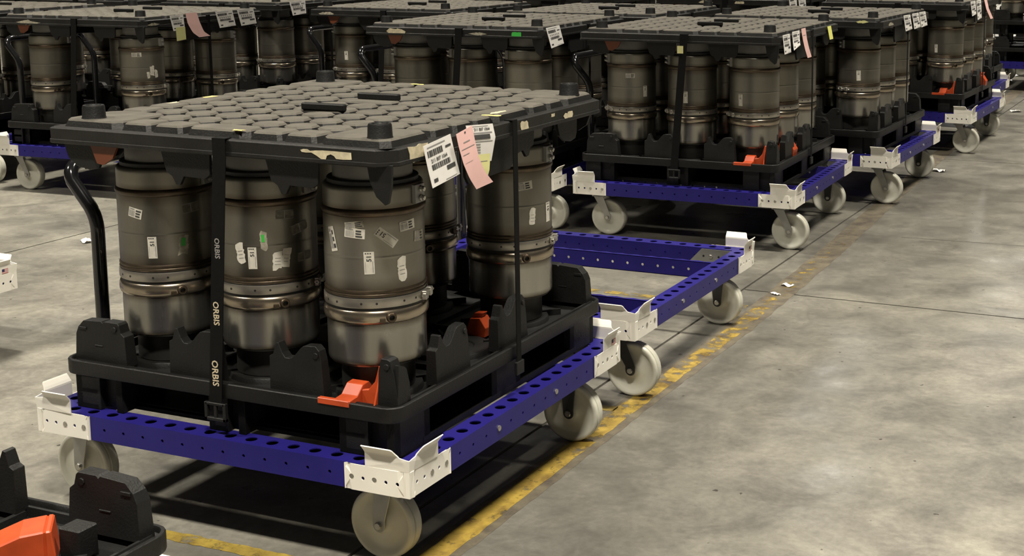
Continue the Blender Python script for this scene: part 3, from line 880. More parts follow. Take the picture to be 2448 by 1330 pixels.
# ------------------------------------------------------------------ steel canister
DZ = 0.5245
def can_meshes():
    out = {}
    b = MB()
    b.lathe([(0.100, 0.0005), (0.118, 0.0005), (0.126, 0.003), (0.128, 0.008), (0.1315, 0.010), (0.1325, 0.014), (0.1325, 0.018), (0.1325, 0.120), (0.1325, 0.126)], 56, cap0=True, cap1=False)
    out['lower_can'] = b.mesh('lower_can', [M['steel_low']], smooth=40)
    b = MB()
    b.lathe([(0.1325, 0.120), (0.137, 0.123), (0.1395, 0.129), (0.1400, 0.137), (0.1390, 0.148), (0.1365, 0.155), (0.133, 0.1575), (0.130, 0.1585)], 56, cap0=False, cap1=False)
    out['rolled_bead'] = b.mesh('rolled_bead', [M['bead']], smooth=60)
    b = MB()
    b.lathe([(0.130, 0.158), (0.130, 0.1645), (0.1375, 0.1652), (0.1382, 0.167), (0.1382, 0.189), (0.1375, 0.1905), (0.131, 0.1912), (0.131, 0.196)], 56, cap0=False, cap1=False)
    b.lathe([(0.1338, 0.157), (0.1343, 0.1585), (0.1343, 0.1655)], 56, 1, cap0=False, cap1=False)
    b.lathe([(0.1345, 0.190), (0.1348, 0.1925), (0.1348, 0.1960)], 56, 1, cap0=False, cap1=False)
    for k in range(15):
        a = 2 * PI * (k + 0.5 * (k % 2) * 0.6) / 15
        disc(b, (0.1382 * math.cos(a), 0.1382 * math.sin(a), 0.178), 0.0032, 'z', 6, 0.0, 1) if False else \
            b.lathe([(0.0033, -0.001), (0.0033, 0.0006)], 7, 1, mtx=Matrix.Translation((0.1382 * math.cos(a), 0.1382 * math.sin(a), 0.178)) @ Matrix.Rotation(a, 4, 'Z') @ Matrix.Rotation(R(90), 4, 'Y'))
    out['clamp_band'] = b.mesh('clamp_band', [M['band'], M['dark']], smooth=40)
    b = MB()
    b.lathe([(0.131, 0.1925), (0.1355, 0.194), (0.1370, 0.197), (0.1355, 0.2005), (0.1345, 0.202), (0.1365, 0.205), (0.1365, 0.208), (0.134, 0.213)], 56, cap0=False, cap1=False)
    out['lower_ring'] = b.mesh('lower_ring', [M['weld']], smooth=60)
    b = MB()
    b.lathe([(0.1335, 0.408), (0.1365, 0.411), (0.1385, 0.416), (0.1385, 0.421), (0.136, 0.426), (0.1325, 0.4285)], 56, cap0=False, cap1=False)
    out['upper_ring'] = b.mesh('upper_ring', [M['weld']], smooth=60)
    b = MB()
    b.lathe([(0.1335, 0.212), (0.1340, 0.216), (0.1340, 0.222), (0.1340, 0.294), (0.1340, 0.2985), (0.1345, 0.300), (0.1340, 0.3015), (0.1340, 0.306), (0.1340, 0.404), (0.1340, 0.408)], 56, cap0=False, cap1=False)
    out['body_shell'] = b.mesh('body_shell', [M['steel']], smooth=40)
    b = MB()
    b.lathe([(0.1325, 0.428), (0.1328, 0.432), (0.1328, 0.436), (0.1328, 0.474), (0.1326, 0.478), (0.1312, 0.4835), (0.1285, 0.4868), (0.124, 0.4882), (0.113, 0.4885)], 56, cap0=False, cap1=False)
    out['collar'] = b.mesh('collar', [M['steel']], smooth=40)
    b = MB()
    b.lathe([(0.121, 0.4865), (0.1215, 0.499), (0.119, 0.5015), (0.105, 0.502)], 40, 0, cap0=False, cap1=False)
    out['gasket'] = b.mesh('gasket', [M['dark']], smooth=40)
    b = MB()
    b.lathe([(0.108, 0.494), (0.106, 0.502), (0.106, 0.555), (0.104, 0.5583), (0.092, 0.5586), (0.090, 0.545)], 40, 1, cap0=False)
    out['neck'] = b.mesh('neck', [M['dark'], M['neck']], smooth=40)
    b = MB()      # T-bolt latch of the clamp, radial at angle 0
    b.box(0.136, 0.149, -0.034, -0.012, 0.166, 0.190)
    b.box(0.136, 0.149, 0.012, 0.030, 0.166, 0.190)
    b.lathe([(0.0042, -0.045), (0.0042, 0.040)], 8, mtx=Matrix.Translation((0.1445, 0, 0.178)) @ Matrix.Rotation(R(90), 4, 'X'))
    b.lathe([(0.0085, 0.030), (0.0085, 0.040)], 6, mtx=Matrix.Translation((0.1445, 0, 0.178)) @ Matrix.Rotation(R(90), 4, 'X'))
    out['latch'] = b.mesh('latch', [M['bolt']], bevel=0.0015)
    b = MB()      # mounting plate with two bolt heads on the upper collar
    b.box(0.128, 0.142, -0.020, 0.026, 0.432, 0.482)
    for z in (0.445, 0.469):
        b.lathe([(0.010, 0.0), (0.010, 0.005), (0.0075, 0.007), (0.0075, 0.012), (0.005, 0.0135)], 8, 1, mtx=Matrix.Translation((0.142, 0.004, z)) @ Matrix.Rotation(R(90), 4, 'Y'))
    out['mounting_plate'] = b.mesh('mounting_plate', [M['neck'], M['bolt']], bevel=0.001)
    b = MB()      # sensor port on the bead
    mt = Matrix.Translation((0.137, 0, 0.139)) @ Matrix.Rotation(R(90), 4, 'Y')
    b.lathe([(0.014, 0.0), (0.0135, 0.009), (0.0115, 0.012), (0.0075, 0.012), (0.0075, 0.003)], 12, 0, mtx=mt)
    b.lathe([(0.0074, 0.0035), (0.0072, 0.004)], 12, 1, mtx=mt)
    b.box(0.136, 0.144, -0.03, -0.016, 0.128, 0.137)
    out['sensor_port'] = b.mesh('sensor_port', [M['weld'], M['dark']], smooth=35)
    return out
CAN = can_meshes()
CANGRP = 'steel canisters standing under the padded lids'
b_ = MB(); b_.lathe([(0.090, -0.0778), (0.097, -0.0778), (0.099, -0.0755), (0.099, -0.006), (0.108, 0.002)], 36, cap1=False); CAN['lower_neck'] = b_.mesh('lower_neck', [M['dark_neck']], smooth=40)
def canister(loc, rz, label):
    t = thing('steel_canister', label, 'canister', loc, rz, CANGRP)
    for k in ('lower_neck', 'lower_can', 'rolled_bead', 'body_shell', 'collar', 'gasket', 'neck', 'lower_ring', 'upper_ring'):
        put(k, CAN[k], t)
    cb = put('clamp_band', CAN['clamp_band'], t)
    put('latch', CAN['latch'], cb)
    put('mounting_plate', CAN['mounting_plate'], t, (0, 0, 0), R(-14))
    put('sensor_port', CAN['sensor_port'], t, (0, 0, 0), R(-57))
    return t

def sticker(can, theta_world, z, wd, ht, rot, kind='barcode', rad=0.1340, seed=0):
    """paper label bent to the canister; theta in degrees in world axes, z in world, rot in degrees"""
    rnd = random.Random(seed * 31 + 5)
    b = MB()
    cr, sr = math.cos(R(rot)), math.sin(R(rot))
    th0 = R(theta_world) - can.rotation_euler[2]
    def P(u, v, lift):
        a, h = u * cr - v * sr, u * sr + v * cr
        t = th0 + a / rad
        return ((rad + lift) * math.cos(t), (rad + lift) * math.sin(t), z + 0.004 - DZ + h)
    def patch(u0, u1, v0, v1, lift, mi, n=5, m=3):
        vs = [P(u0 + (u1 - u0) * i / n, v0 + (v1 - v0) * j / m, lift) for j in range(m + 1) for i in range(n + 1)]
        b.add(vs, [(j * (n + 1) + i, j * (n + 1) + i + 1, (j + 1) * (n + 1) + i + 1, (j + 1) * (n + 1) + i) for j in range(m) for i in range(n)], mi)
    def letters(s_, cu, cv, size, ang, lift=0.0016):
        vs, fs = text_geo(s_)
        ca, sa = math.cos(R(ang)), math.sin(R(ang))
        b.add([P(cu + size * (x * ca - y * sa), cv + size * (x * sa + y * ca), lift) for x, y in vs], fs, 1)
    hw, hh = wd / 2, ht / 2
    mats = [M['sticker'], M['ink'], M['greyink']]
    if kind in ('torn', 'torngreen', 'faint'):
        vs = [P(0, 0, 0.0010)]
        n = 22
        for k in range(n):
            a = 2 * PI * k / n
            c, s_ = math.cos(a), math.sin(a)
            d = min(hw / abs(c) if abs(c) > 1e-6 else 9, hh / abs(s_) if abs(s_) > 1e-6 else 9) * (rnd.uniform(0.72, 1.0) if kind != 'faint' else 1)
            vs.append(P(d * c, d * s_, 0.0010))
        b.add(vs, [(0, 1 + k, 1 + (k + 1) % n) for k in range(n)], 0)
        mats[0] = M['faint'] if kind == 'faint' else M['worn'] if kind == 'torngreen' else M['sticker']
        if kind == 'torngreen':
            mats[2] = M['green']
            patch(-hw * 0.5, hw * 0.3, -hh * 0.1, hh * 0.6, 0.0015, 2)
        elif kind == 'torn':
            for k in range(3):
                patch(-hw * 0.5, hw * 0.5, hh * (-0.4 + 0.3 * k), hh * (-0.36 + 0.3 * k), 0.0015, 2)
        else:
            mats[2] = M['greyink']
            patch(-hw, hw, hh * 0.9, hh, 0.0014, 2); patch(-hw, hw, -hh, -hh * 0.9, 0.0014, 2)
            patch(-hw * 0.1, 0, -hh, hh, 0.0014, 2)
    elif kind == '51':
        patch(-hw, hw, -hh, hh, 0.0010, 0)
        letters('51', 0.0, hh * 0.36, wd * 0.48, 90)
        for k in range(3): patch(-hw * 0.75 + hw * 0.45 * k, -hw * 0.45 + hw * 0.45 * k, hh * 0.80, hh * 0.90, 0.0015, 1, 2, 1)
        patch(hw * 0.62, hw * 0.76, -hh * 0.85, hh * 0.15, 0.0015, 2, 2, 3)
        patch(-hw * 0.76, -hw * 0.68, -hh * 0.85, hh * 0.1, 0.0015, 2, 2, 3)
    else:
        patch(-hw, hw, -hh, hh, 0.0010, 0)
        mats[0] = M['worn'] if seed % 2 else M['sticker']
        n = 9
        for k in range(n):
            u = -hw * 0.88 + hw * 0.9 * k / n
            patch(u, u + hw * 0.055 * rnd.choice((0.8, 1.2)), -hh * 0.75, hh * 0.45, 0.0015, 2, 1, 2)
        patch(-hw * 0.8, -hw * 0.1, hh * 0.62, hh * 0.82, 0.0015, 2, 3, 1)
        for j in range(3):
            patch(hw * 0.12, hw * rnd.uniform(0.6, 0.85), -hh * 0.75 + hh * 0.55 * j, -hh * 0.42 + hh * 0.55 * j, 0.0015, 1, 2, 1)
    nm = 'sticker'
    lb = {'51': 'white sticker reading 51', 'torngreen': 'torn sticker with green print', 'torn': 'torn white sticker', 'faint': 'grimy faded sticker'}.get(kind, 'small barcode sticker')
    return put(nm, b.mesh(nm, mats), can, label=lb)

# ------------------------------------------------------------------ straps
STRGRP = 'black webbing straps that hold the lids down'
def strap(o, yaw, side, label, lettering=False):
    t = thing('strap', label, 'strap', (o[0], o[1], 0), yaw, STRGRP)
    b = MB()
    if side == 'front':
        w_, y0 = 0.021, 0.0225
        b.prism([(-0.578 - w_, 1.130), (-0.578 + w_, 1.130), (-0.578 + w_, 1.08), (-0.632 + w_, 0.40), (-0.632 - w_, 0.40), (-0.578 - w_, 1.08)], y0, y0 + 0.0025, 'y')
        b.prism([(y0, 1.130), (y0 + 0.0025, 1.130), (0.05, 1.130), (0.05, 1.1325), (y0, 1.1325)], -0.578 - w_, -0.578 + w_, 'x')
        put('webbing', b.mesh('webbing', [M['strap']]), t)
        b = MB()
        b.box(-0.668, -0.596, 0.018, 0.030, 0.352, 0.362); b.box(-0.668, -0.658, 0.018, 0.030, 0.352, 0.404); b.box(-0.606, -0.596, 0.018, 0.030, 0.352, 0.404); b.box(-0.664, -0.600, 0.018, 0.030, 0.396, 0.404)
        b.box(-0.637, -0.627, 0.019, 0.027, 0.356, 0.40)
        put('buckle', b.mesh('buckle', [M['plastic']], bevel=0.0015), t)
        if lettering:
            vs, fs = text_geo('ORBIS')
            for (zc, h, mname) in ((0.655, 0.020, 'goldprint'), (0.487, 0.022, 'goldprint'), (0.835, 0.017, 'greyink')):
                xc = -0.578 + (1.08 - zc) * (-0.054 / 0.68)
                b = MB()
                b.add([(xc - 0.001 + y * h, y0 - 0.0006, zc - x * h * 0.92) for x, y in vs], [f[::-1] for f in fs])
                put('lettering', b.mesh('lettering', [M[mname]]), t, label='ORBIS lettering')
    else:
        x0, w_ = LX1 + 0.0075, 0.0125
        b.prism([(0.652 - w_, 1.1295), (0.652 + w_, 1.1295), (0.654 + w_, 0.41), (0.654 - w_, 0.41)], x0 - 0.003, x0 - 0.0005, 'x')
        b.prism([(x0 - 0.0005, 1.1295), (x0 - 0.0005, 1.132), (x0 - 0.03, 1.132), (x0 - 0.03, 1.1295)], 0.652 - w_, 0.652 + w_, 'y')
        put('webbing', b.mesh('webbing', [M['strap']]), t)
        b = MB(); b.box(x0 - 0.006, x0 + 0.004, 0.632, 0.676, 0.372, 0.412)
        put('buckle', b.mesh('buckle', [M['plastic']], bevel=0.0015), t)
    return t

# ------------------------------------------------------------------ paper tags on the lids' right sides
TAGGRP = 'paper tags hanging off the lids'
def paper(o, yaw, label, rows, m, prints=(), cat='tag', texts=()):
    """rows: list of ((y,z) left, (y,z) right, out) from top to bottom in lid side coordinates; out is the distance off the lid side"""
    t = thing('paper_tag', label, cat, (o[0], o[1], 0), yaw, TAGGRP)
    n = 6
    b = MB()
    def at(r, s_):
        k = min(int(r), len(rows) - 2); f = r - k
        def it(i):
            (l0, r0_, o0), (l1, r1, o1) = rows[k], rows[k + 1]
            a, c = (l0, l1) if i == 0 else (r0_, r1)
            return a[0] * (1 - f) + c[0] * f, a[1] * (1 - f) + c[1] * f, o0 * (1 - f) + o1 * f
        A, B = it(0), it(1)
        return (LX1 + A[2] * (1 - s_) + B[2] * s_, A[0] * (1 - s_) + B[0] * s_, A[1] * (1 - s_) + B[1] * s_)
    def patch(r0_, r1, s0, s1, lift, mi, nr, ns):
        vs = []
        for i in range(nr + 1):
            for j in range(ns + 1):
                p = at(r0_ + (r1 - r0_) * i / nr, s0 + (s1 - s0) * j / ns)
                vs.append((p[0] + lift, p[1], p[2]))
        b.add(vs, [(i * (ns + 1) + j, (i + 1) * (ns + 1) + j, (i + 1) * (ns + 1) + j + 1, i * (ns + 1) + j + 1) for i in range(nr) for j in range(ns)], mi)
    top = (len(rows) - 1)
    patch(0, top, 0, 1, 0.0, 0, 10, 3)
    put('sheet', b.mesh('sheet', [m], solid=-0.0006, merge=True, smooth=60), t)
    if prints:
        b = MB()
        for (r0_, r1, s0, s1, mi) in prints:
            patch(r0_ * top, r1 * top, s0, s1, 0.0016 if mi == 0 else 0.0012, mi, 4, 2)
        w_ = math.hypot(rows[0][1][0] - rows[0][0][0], rows[0][1][1] - rows[0][0][1])
        h_ = math.hypot(rows[-1][0][0] - rows[0][0][0], rows[-1][0][1] - rows[0][0][1])
        for (s_, rc, sc, H) in texts:
            vs, fs = text_geo(s_)
            pts = []
            for x, y in vs:
                p = at(max(0, min(top - 1e-4, (rc - y * H / h_) * top)), sc + x * H / w_)
                pts.append((p[0] + 0.0017, p[1], p[2]))
            b.add(pts, fs, 0)
        put('print', b.mesh('print', [M['ink'], M['greyink']]), t)
    return t
def wlabel(rnd, bold=True):
    p = [(0.07, 0.10, 0.10, 0.75, 1)]
    for k in range(8):
        s_ = 0.08 + 0.068 * k
        p.append((0.16, 0.30, s_, s_ + rnd.choice((0.03, 0.045, 0.055)), 0))
    for k in range(6 if bold else 0):
        p.append((0.36, 0.46, 0.14 + 0.12 * k, 0.14 + 0.12 * k + 0.07, 1))
    for k in range(9):
        s_ = 0.14 + 0.07 * k
        p.append((0.50, 0.62, s_, s_ + rnd.choice((0.025, 0.04, 0.055)), 0))
    p.append((0.16, 0.30, 0.08, 0.62, 1)); p.append((0.50, 0.62, 0.14, 0.80, 1)); p.append((0.20, 0.25, 0.72, 0.92, 0))
    p.append((0.66, 0.76, 0.62, 0.92, 0)); p.append((0.82, 0.90, 0.10, 0.24, 0)); p.append((0.95, 0.97, 0.5, 0.9, 1))
    return p

def poly_patch(name, pts3, nrm, m, parent, label=None):
    """thin flat scrap: outline points in parent space, extruded along nrm by 0.6 mm"""
    b = MB(); n = len(pts3); nv = Vector(nrm) * 0.0007
    vs = [Vector(p) for p in pts3]
    vs = [v for v in vs] + [v + nv for v in vs]
    b.add(vs, [tuple(range(n)), tuple(range(2 * n - 1, n - 1, -1))] + [(i, (i + 1) % n, (i + 1) % n + n, i + n) for i in range(n)])
    me = b.mesh(name, [m])
    bm = bmesh.new(); bm.from_mesh(me); bmesh.ops.recalc_face_normals(bm, faces=bm.faces); bmesh.ops.triangulate(bm, faces=bm.faces); bm.to_mesh(me); bm.free()
    return put(name, me, parent, label=label)
def blob(c, hu, hv, seed, n=16, lo=0.55):
    rnd = random.Random(seed)
    out = []
    for k in range(n):
        a = 2 * PI * k / n
        ca, sa = math.cos(a), math.sin(a)
        d = min(hu / max(1e-6, abs(ca)), hv / max(1e-6, abs(sa))) * rnd.uniform(lo, 1)
        out.append((c[0] + d * ca, c[1] + d * sa))
    return out
def residue_front(ld, x, z, hw, hh, seed, m='cream', lo=0.55):
    return poly_patch('label_residue', [(a, LY0 + 0.001, b) for a, b in blob((x, z), hw, hh, seed, lo=lo)], (0, -1, 0), M[m], ld, 'torn label residue')
def residue_side(ld, y, z, hw, hh, seed, m='cream', lo=0.55):
    return poly_patch('label_residue', [(LX1 - 0.001, a, b) for a, b in blob((y, z), hw, hh, seed, lo=lo)], (1, 0, 0), M[m], ld, 'torn label residue')

# ------------------------------------------------------------------ loaded stations
ROWN = ('front row', 'middle row', 'back row')
COLN = ('left', 'centre', 'right')
def station(o, yaw, where, skip=(), rot=0.0, poff=(0, 0, 0), clip='front', straps=('front', 'side'), orbis=False, tongue=None, **kw):
    """a cart with its pallet, canisters, lid and straps; where is the phrase that names the cart in labels"""
    res = {}
    res['cart'] = cart(o, yaw, kw.pop('cartlabel', 'blue cart with white corner brackets under ' + where), **kw)
    c, s_ = math.cos(yaw), math.sin(yaw)
    po = (o[0] + c * poff[0] - s_ * poff[1], o[1] + s_ * poff[0] + c * poff[1]); pyaw = yaw + poff[2]
    res['pallet'] = pallet(po, pyaw, 'black plastic pallet carrying ' + where, clip=clip, tongue=tongue)
    c, s_ = math.cos(pyaw), math.sin(pyaw)
    rnd = random.Random(int(o[0] * 100) + int(o[1] * 1000))
    res['can'] = {}
    for j, y in enumerate(DY):
        for i, x in enumerate(DX):
            if (i, j) in skip: continue
            k = canister((po[0] + c * x - s_ * y, po[1] + s_ * x + c * y, DZ), pyaw + R(rot + rnd.uniform(-6, 6)),
                         'steel canister, %s %s of %s' % (ROWN[j], COLN[i], where))
            res['can'][(i, j)] = k
    res['lid'] = lid(po, pyaw, 'black padded lid with four posts covering ' + where)
    res['po'], res['yaw'] = po, pyaw
    if 'front' in straps: res['strap'] = strap(po, pyaw, 'front', 'black strap down the front of ' + where, orbis)
    if 'side' in straps: strap(po, pyaw, 'side', 'thin black strap right of ' + where)
    return res

# 1: the nearest cart
S1 = station((0, 0), 0.0, 'the nearest load', skip={(0, 1), (1, 1), (2, 1)}, rot=18, clip='front', tongue=(-0.28, 0.735, 1.0), orbis=True,
             trails=(-0.018, -0.014, 0.0, 0.0), mounts=[(-0.150, 0.135), (-1.215, 0.140), (-0.105, 1.12), (-1.16, 1.128)], cartlabel='blue cart under the nearest load, white brackets, cream wheels')
c_ = S1['can'][(2, 0)]
sticker(c_, -108.5, 0.866, 0.024, 0.066, 14, 'barcode', seed=2)
sticker(c_, -77.7, 0.909, 0.052, 0.018, 8, 'barcode', seed=3)
sticker(c_, -77.4, 0.887, 0.056, 0.026, -5, 'barcode', seed=4)
sticker(c_, -42.0, 0.874, 0.026, 0.064, 50, '51', seed=5)
sticker(c_, -15.5, 0.899, 0.050, 0.026, 5, 'barcode', seed=6)
sticker(c_, 4.4, 0.863, 0.044, 0.028, -4, 'barcode', seed=7)
sticker(c_, -61.8, 0.808, 0.027, 0.060, 1, '51', seed=8)
sticker(c_, -24.5, 0.785, 0.030, 0.072, 4, 'torn', seed=9)
c_ = S1['can'][(1, 0)]
sticker(c_, -69.5, 0.788, 0.024, 0.060, 1, '51', seed=10)
sticker(c_, -56.0, 0.835, 0.022, 0.060, 3, 'torngreen', seed=11)
sticker(c_, -84.0, 0.800, 0.028, 0.066, 10, 'torn', seed=12)
sticker(c_, -41.0, 0.779, 0.030, 0.058, -3, 'torn', seed=13)
sticker(c_, -31.0, 0.785, 0.026, 0.060, -10, 'torn', seed=14)
sticker(c_, -30.7, 0.904, 0.050, 0.024, -3, 'faint', seed=15)
sticker(c_, -12.0, 0.862, 0.056, 0.026, 12, 'faint', seed=16)
sticker(c_, -6.0, 0.780, 0.05, 0.024, 2, 'faint', seed=17)
c_ = S1['can'][(0, 0)]
sticker(c_, -85.9, 0.883, 0.044, 0.028, -12, 'barcode', seed=18)
sticker(c_, -65.8, 0.785, 0.025, 0.062, 1, '51', seed=19)
sticker(c_, -29.7, 0.788, 0.030, 0.066, -6, 'torngreen', seed=20)
sticker(c_, -18.1, 0.892, 0.05, 0.026, 6, 'faint', seed=21)
c_ = S1['can'][(2, 2)]
sticker(c_, -40.3, 0.887, 0.054, 0.026, 6, 'barcode', seed=22)
sticker(c_, -29.0, 0.786, 0.024, 0.066, -2, 'torn', seed=23)
sticker(c_, 2.4, 0.792, 0.026, 0.062, 1, '51', seed=24)
L1_ = S1['lid']
poly_patch('label_residue', [(x, LY0 + 0.001, z) for x, z in [(-0.322, 1.116), (-0.312, 1.119), (-0.300, 1.119), (-0.292, 1.115), (-0.276, 1.117), (-0.252, 1.1185), (-0.225, 1.1185), (-0.166, 1.1178), (-0.165, 1.100), (-0.172, 1.0995), (-0.19, 1.0985), (-0.212, 1.099), (-0.218, 1.106), (-0.228, 1.110), (-0.24, 1.106), (-0.244, 1.096), (-0.258, 1.096), (-0.272, 1.104), (-0.288, 1.111), (-0.305, 1.110), (-0.318, 1.111)]], (0, -1, 0), M['cream'], L1_, 'torn cream label residue')
residue_side(L1_, 0.160, 1.108, 0.052, 0.024, 3, lo=0.7)
residue_side(L1_, 0.722, 1.105, 0.026, 0.016, 4, lo=0.75)
residue_side(L1_, 1.005, 1.103, 0.036, 0.012, 5, lo=0.5)
residue_side(L1_, 0.90, 1.115, 0.012, 0.006, 6)
for (x, y, hw, hh, m, sd) in ((-0.545, 0.062, 0.022, 0.010, 'tape', 1), (-0.085, 0.585, 0.035, 0.012, 'tape', 2), (-0.10, 0.655, 0.014, 0.05, 'cream', 3), (-0.73, 1.205, 0.035, 0.012, 'tape', 4), (-1.135, 0.63, 0.014, 0.03, 'tape', 5), (-1.13, 0.47, 0.012, 0.026, 'cream', 6)):
    poly_patch('label_residue', [(a, b, PADZ + 0.0003) for a, b in blob((x, y), hw, hh, sd)], (0, 0, 1), M[m], L1_, 'scrap of yellow label')
rp = random.Random(3)
for k in range(3):
    pass
P1 = dict(o=(0, 0), yaw=0.0)
paper((0, 0), 0, 'white barcode label hanging beside the pink tag on the nearest lid', [((0.171, 1.122), (0.303, 1.137), 0.006), ((0.180, 1.066), (0.314, 1.082), 0.012), ((0.189, 1.010), (0.324, 1.027), 0.020)], M['paper'], wlabel(random.Random(1), False), texts=[('211 807 1064', 0.41, 0.44, 0.0105)])
paper((0, 0), 0, 'long pink paper tag curling off the nearest lid', [((0.306, 1.136), (0.388, 1.150), 0.022), ((0.312, 1.10), (0.394, 1.110), 0.026), ((0.328, 1.052), (0.406, 1.062), 0.030), ((0.352, 1.012), (0.432, 1.018), 0.032), ((0.387, 0.975), (0.477, 0.981), 0.032)], M['pink'],
      [(0.20, 0.22, 0.3, 0.7, 1), (0.30, 0.31, 0.1, 0.9, 1), (0.38, 0.39, 0.1, 0.5, 1), (0.5, 0.505, 0.1, 0.6, 1), (0.03, 0.06, 0.46, 0.54, 0)])
paper((0, 0), 0, 'white label with heavy barcode behind the pink tag on the nearest lid', [((0.375, 1.150), (0.518, 1.138), 0.010), ((0.380, 1.112), (0.522, 1.10), 0.016), ((0.396, 1.052), (0.497, 1.036), 0.016)], M['paper'],
      [(0.05, 0.07, 0.2, 0.8, 1)] + [(0.28, 0.33, 0.2, 0.9, 1), (0.36, 0.52, 0.18, 0.80, 0), (0.56, 0.58, 0.2, 0.9, 1)] + [(0.62 + 0.06 * k, 0.65 + 0.06 * k, 0.18, 0.42, 1) for k in range(5)], texts=[('211 807 1064', 0.165, 0.54, 0.0115)])
paper((0, 0), 0, 'pale yellow slip behind the pink tag on the nearest lid', [((0.402, 1.066), (0.489, 1.058), 0.018), ((0.415, 1.02), (0.472, 1.015), 0.024), ((0.436, 0.978), (0.448, 0.982), 0.026)], M['lime'], [(0.2, 0.22, 0.2, 0.8, 1)])

# 2: empty cart
cart((-0.047, 1.490), 0.005, 'empty blue cart frame between the nearest load and the next', trails=(0.055, 0.055, 0.0, 0.0), forks=('forkblack', 'zinc', 'forkblack', 'forkblack'), handle=True)

# 3
S3 = station((-0.266, 3.983), 0.036, 'the load behind the empty cart', rot=-130, poff=(-0.055, 0.015, -0.006), tongue=(-0.185, 0.405, 1.5),
             trails=(0.06, 0.055, 0.0, 0.0), cartlabel='blue cart under the load behind the empty cart')
sticker(S3['can'][(0, 0)], -69, 0.887, 0.05, 0.024, 0, 'barcode', seed=30)
sticker(S3['can'][(0, 0)], -32.4, 0.799, 0.024, 0.06, 1, '51', seed=31)
sticker(S3['can'][(1, 0)], -84, 0.782, 0.025, 0.062, 1, '51', seed=32)
sticker(S3['can'][(2, 0)], -104, 0.78, 0.025, 0.062, 1, '51', seed=33)
o3, w3 = S3['po'], 'the lid behind the empty cart'
paper(o3, S3['yaw'], 'first white label on the right side of ' + w3, [((0.06, 1.138), (0.19, 1.138), 0.006), ((0.075, 1.037), (0.195, 1.04), 0.014)], M['paper'], wlabel(random.Random(2)))
paper(o3, S3['yaw'], 'curling white label beside the pink tag of ' + w3, [((0.235, 1.144), (0.375, 1.144), 0.006), ((0.23, 1.095), (0.36, 1.098), 0.012), ((0.21, 1.048), (0.33, 1.068), 0.025)], M['paper'], wlabel(random.Random(3)))
paper(o3, S3['yaw'], 'pink tag curling down from ' + w3, [((0.40, 1.15), (0.485, 1.15), 0.008), ((0.42, 1.09), (0.50, 1.09), 0.013), ((0.445, 1.04), (0.525, 1.04), 0.018), ((0.49, 0.985), (0.57, 0.985), 0.022)], M['pink'], [(0.2, 0.22, 0.2, 0.8, 1)])
paper(o3, S3['yaw'], 'bright yellow slip at the far end of ' + w3, [((0.955, 1.128), (1.035, 1.128), 0.006), ((0.985, 1.05), (1.065, 1.05), 0.014)], M['brightyellow'])
b = MB(); b.box(-0.612, -0.578, 0.018, 0.0195, 1.03, 1.07)
put('slip', b.mesh('slip', [M['lime']]), S3['strap'], label='pale slip stuck on the strap')
residue_side(S3['lid'], 0.66, 1.10, 0.02, 0.014, 21)

# 4
S4 = station((-0.114, 5.424), -0.019, 'the load with three white labels in a row', rot=-110, poff=(-0.04, 0.0, 0.004),
             trails=(0.055, 0.055, 0.0, 0.0), clip='none', cartlabel='blue cart under the load with three white labels')
sticker(S4['can'][(2, 0)], -74, 0.786, 0.026, 0.062, 2, '51', seed=40)
sticker(S4['can'][(2, 1)], -79, 0.787, 0.026, 0.062, 2, '51', seed=41)
for k, (nm, y) in enumerate((('nearest', 0.52), ('middle', 0.74), ('farthest', 0.93))):
    paper(S4['po'], S4['yaw'], '%s of three white labels in a row on one lid' % nm, [((y, 1.142), (y + 0.17, 1.14), 0.006), ((y + 0.03, 1.04), (y + 0.20, 1.045), 0.016)], M['paper'], wlabel(random.Random(4 + k)))
residue_side(S4['lid'], 0.25, 1.10, 0.06, 0.018, 22, 'worn')
residue_front(S4['lid'], -0.18, 1.126, 0.05, 0.010, 23, 'lime')

# 5
S5 = station((-0.061, 7.634), -0.023, 'the fourth load along the yellow line', rot=10, poff=(-0.015, 0.0, 0.0),
             trails=(0.055, 0.055, 0.0, 0.0), clip='front', tongue=(-0.16, 0.80, 1.5), cartlabel='blue cart under the fourth load along the yellow line')
sticker(S5['can'][(2, 0)], -110, 0.787, 0.026, 0.062, 2, '51', seed=50)
for k, (nm, y, m) in enumerate((('short white label', 0.12, 'paper'), ('long white label', 0.32, 'paper'))):
    paper(S5['po'], S5['yaw'], '%s on the lid of the fourth load along the line' % nm, [((y, 1.15), (y + 0.17, 1.15), 0.006), ((y + 0.01, 1.04 - 0.04 * k), (y + 0.15, 1.05 - 0.04 * k), 0.02)], M[m], wlabel(random.Random(9 + k)))
paper(S5['po'], S5['yaw'], 'pale pink tag on the lid of the fourth load along the line', [((0.60, 1.15), (0.70, 1.15), 0.006), ((0.63, 1.07), (0.73, 1.07), 0.02), ((0.76, 0.985), (0.86, 0.985), 0.03)], M['pink'])

# 6
S6 = station((-0.24, 9.13), 0.0, 'the last load along the yellow line', rot=30, clip='none', skip={(0, 1), (1, 1), (0, 2)},
             cartlabel='blue cart under the last load along the yellow line')

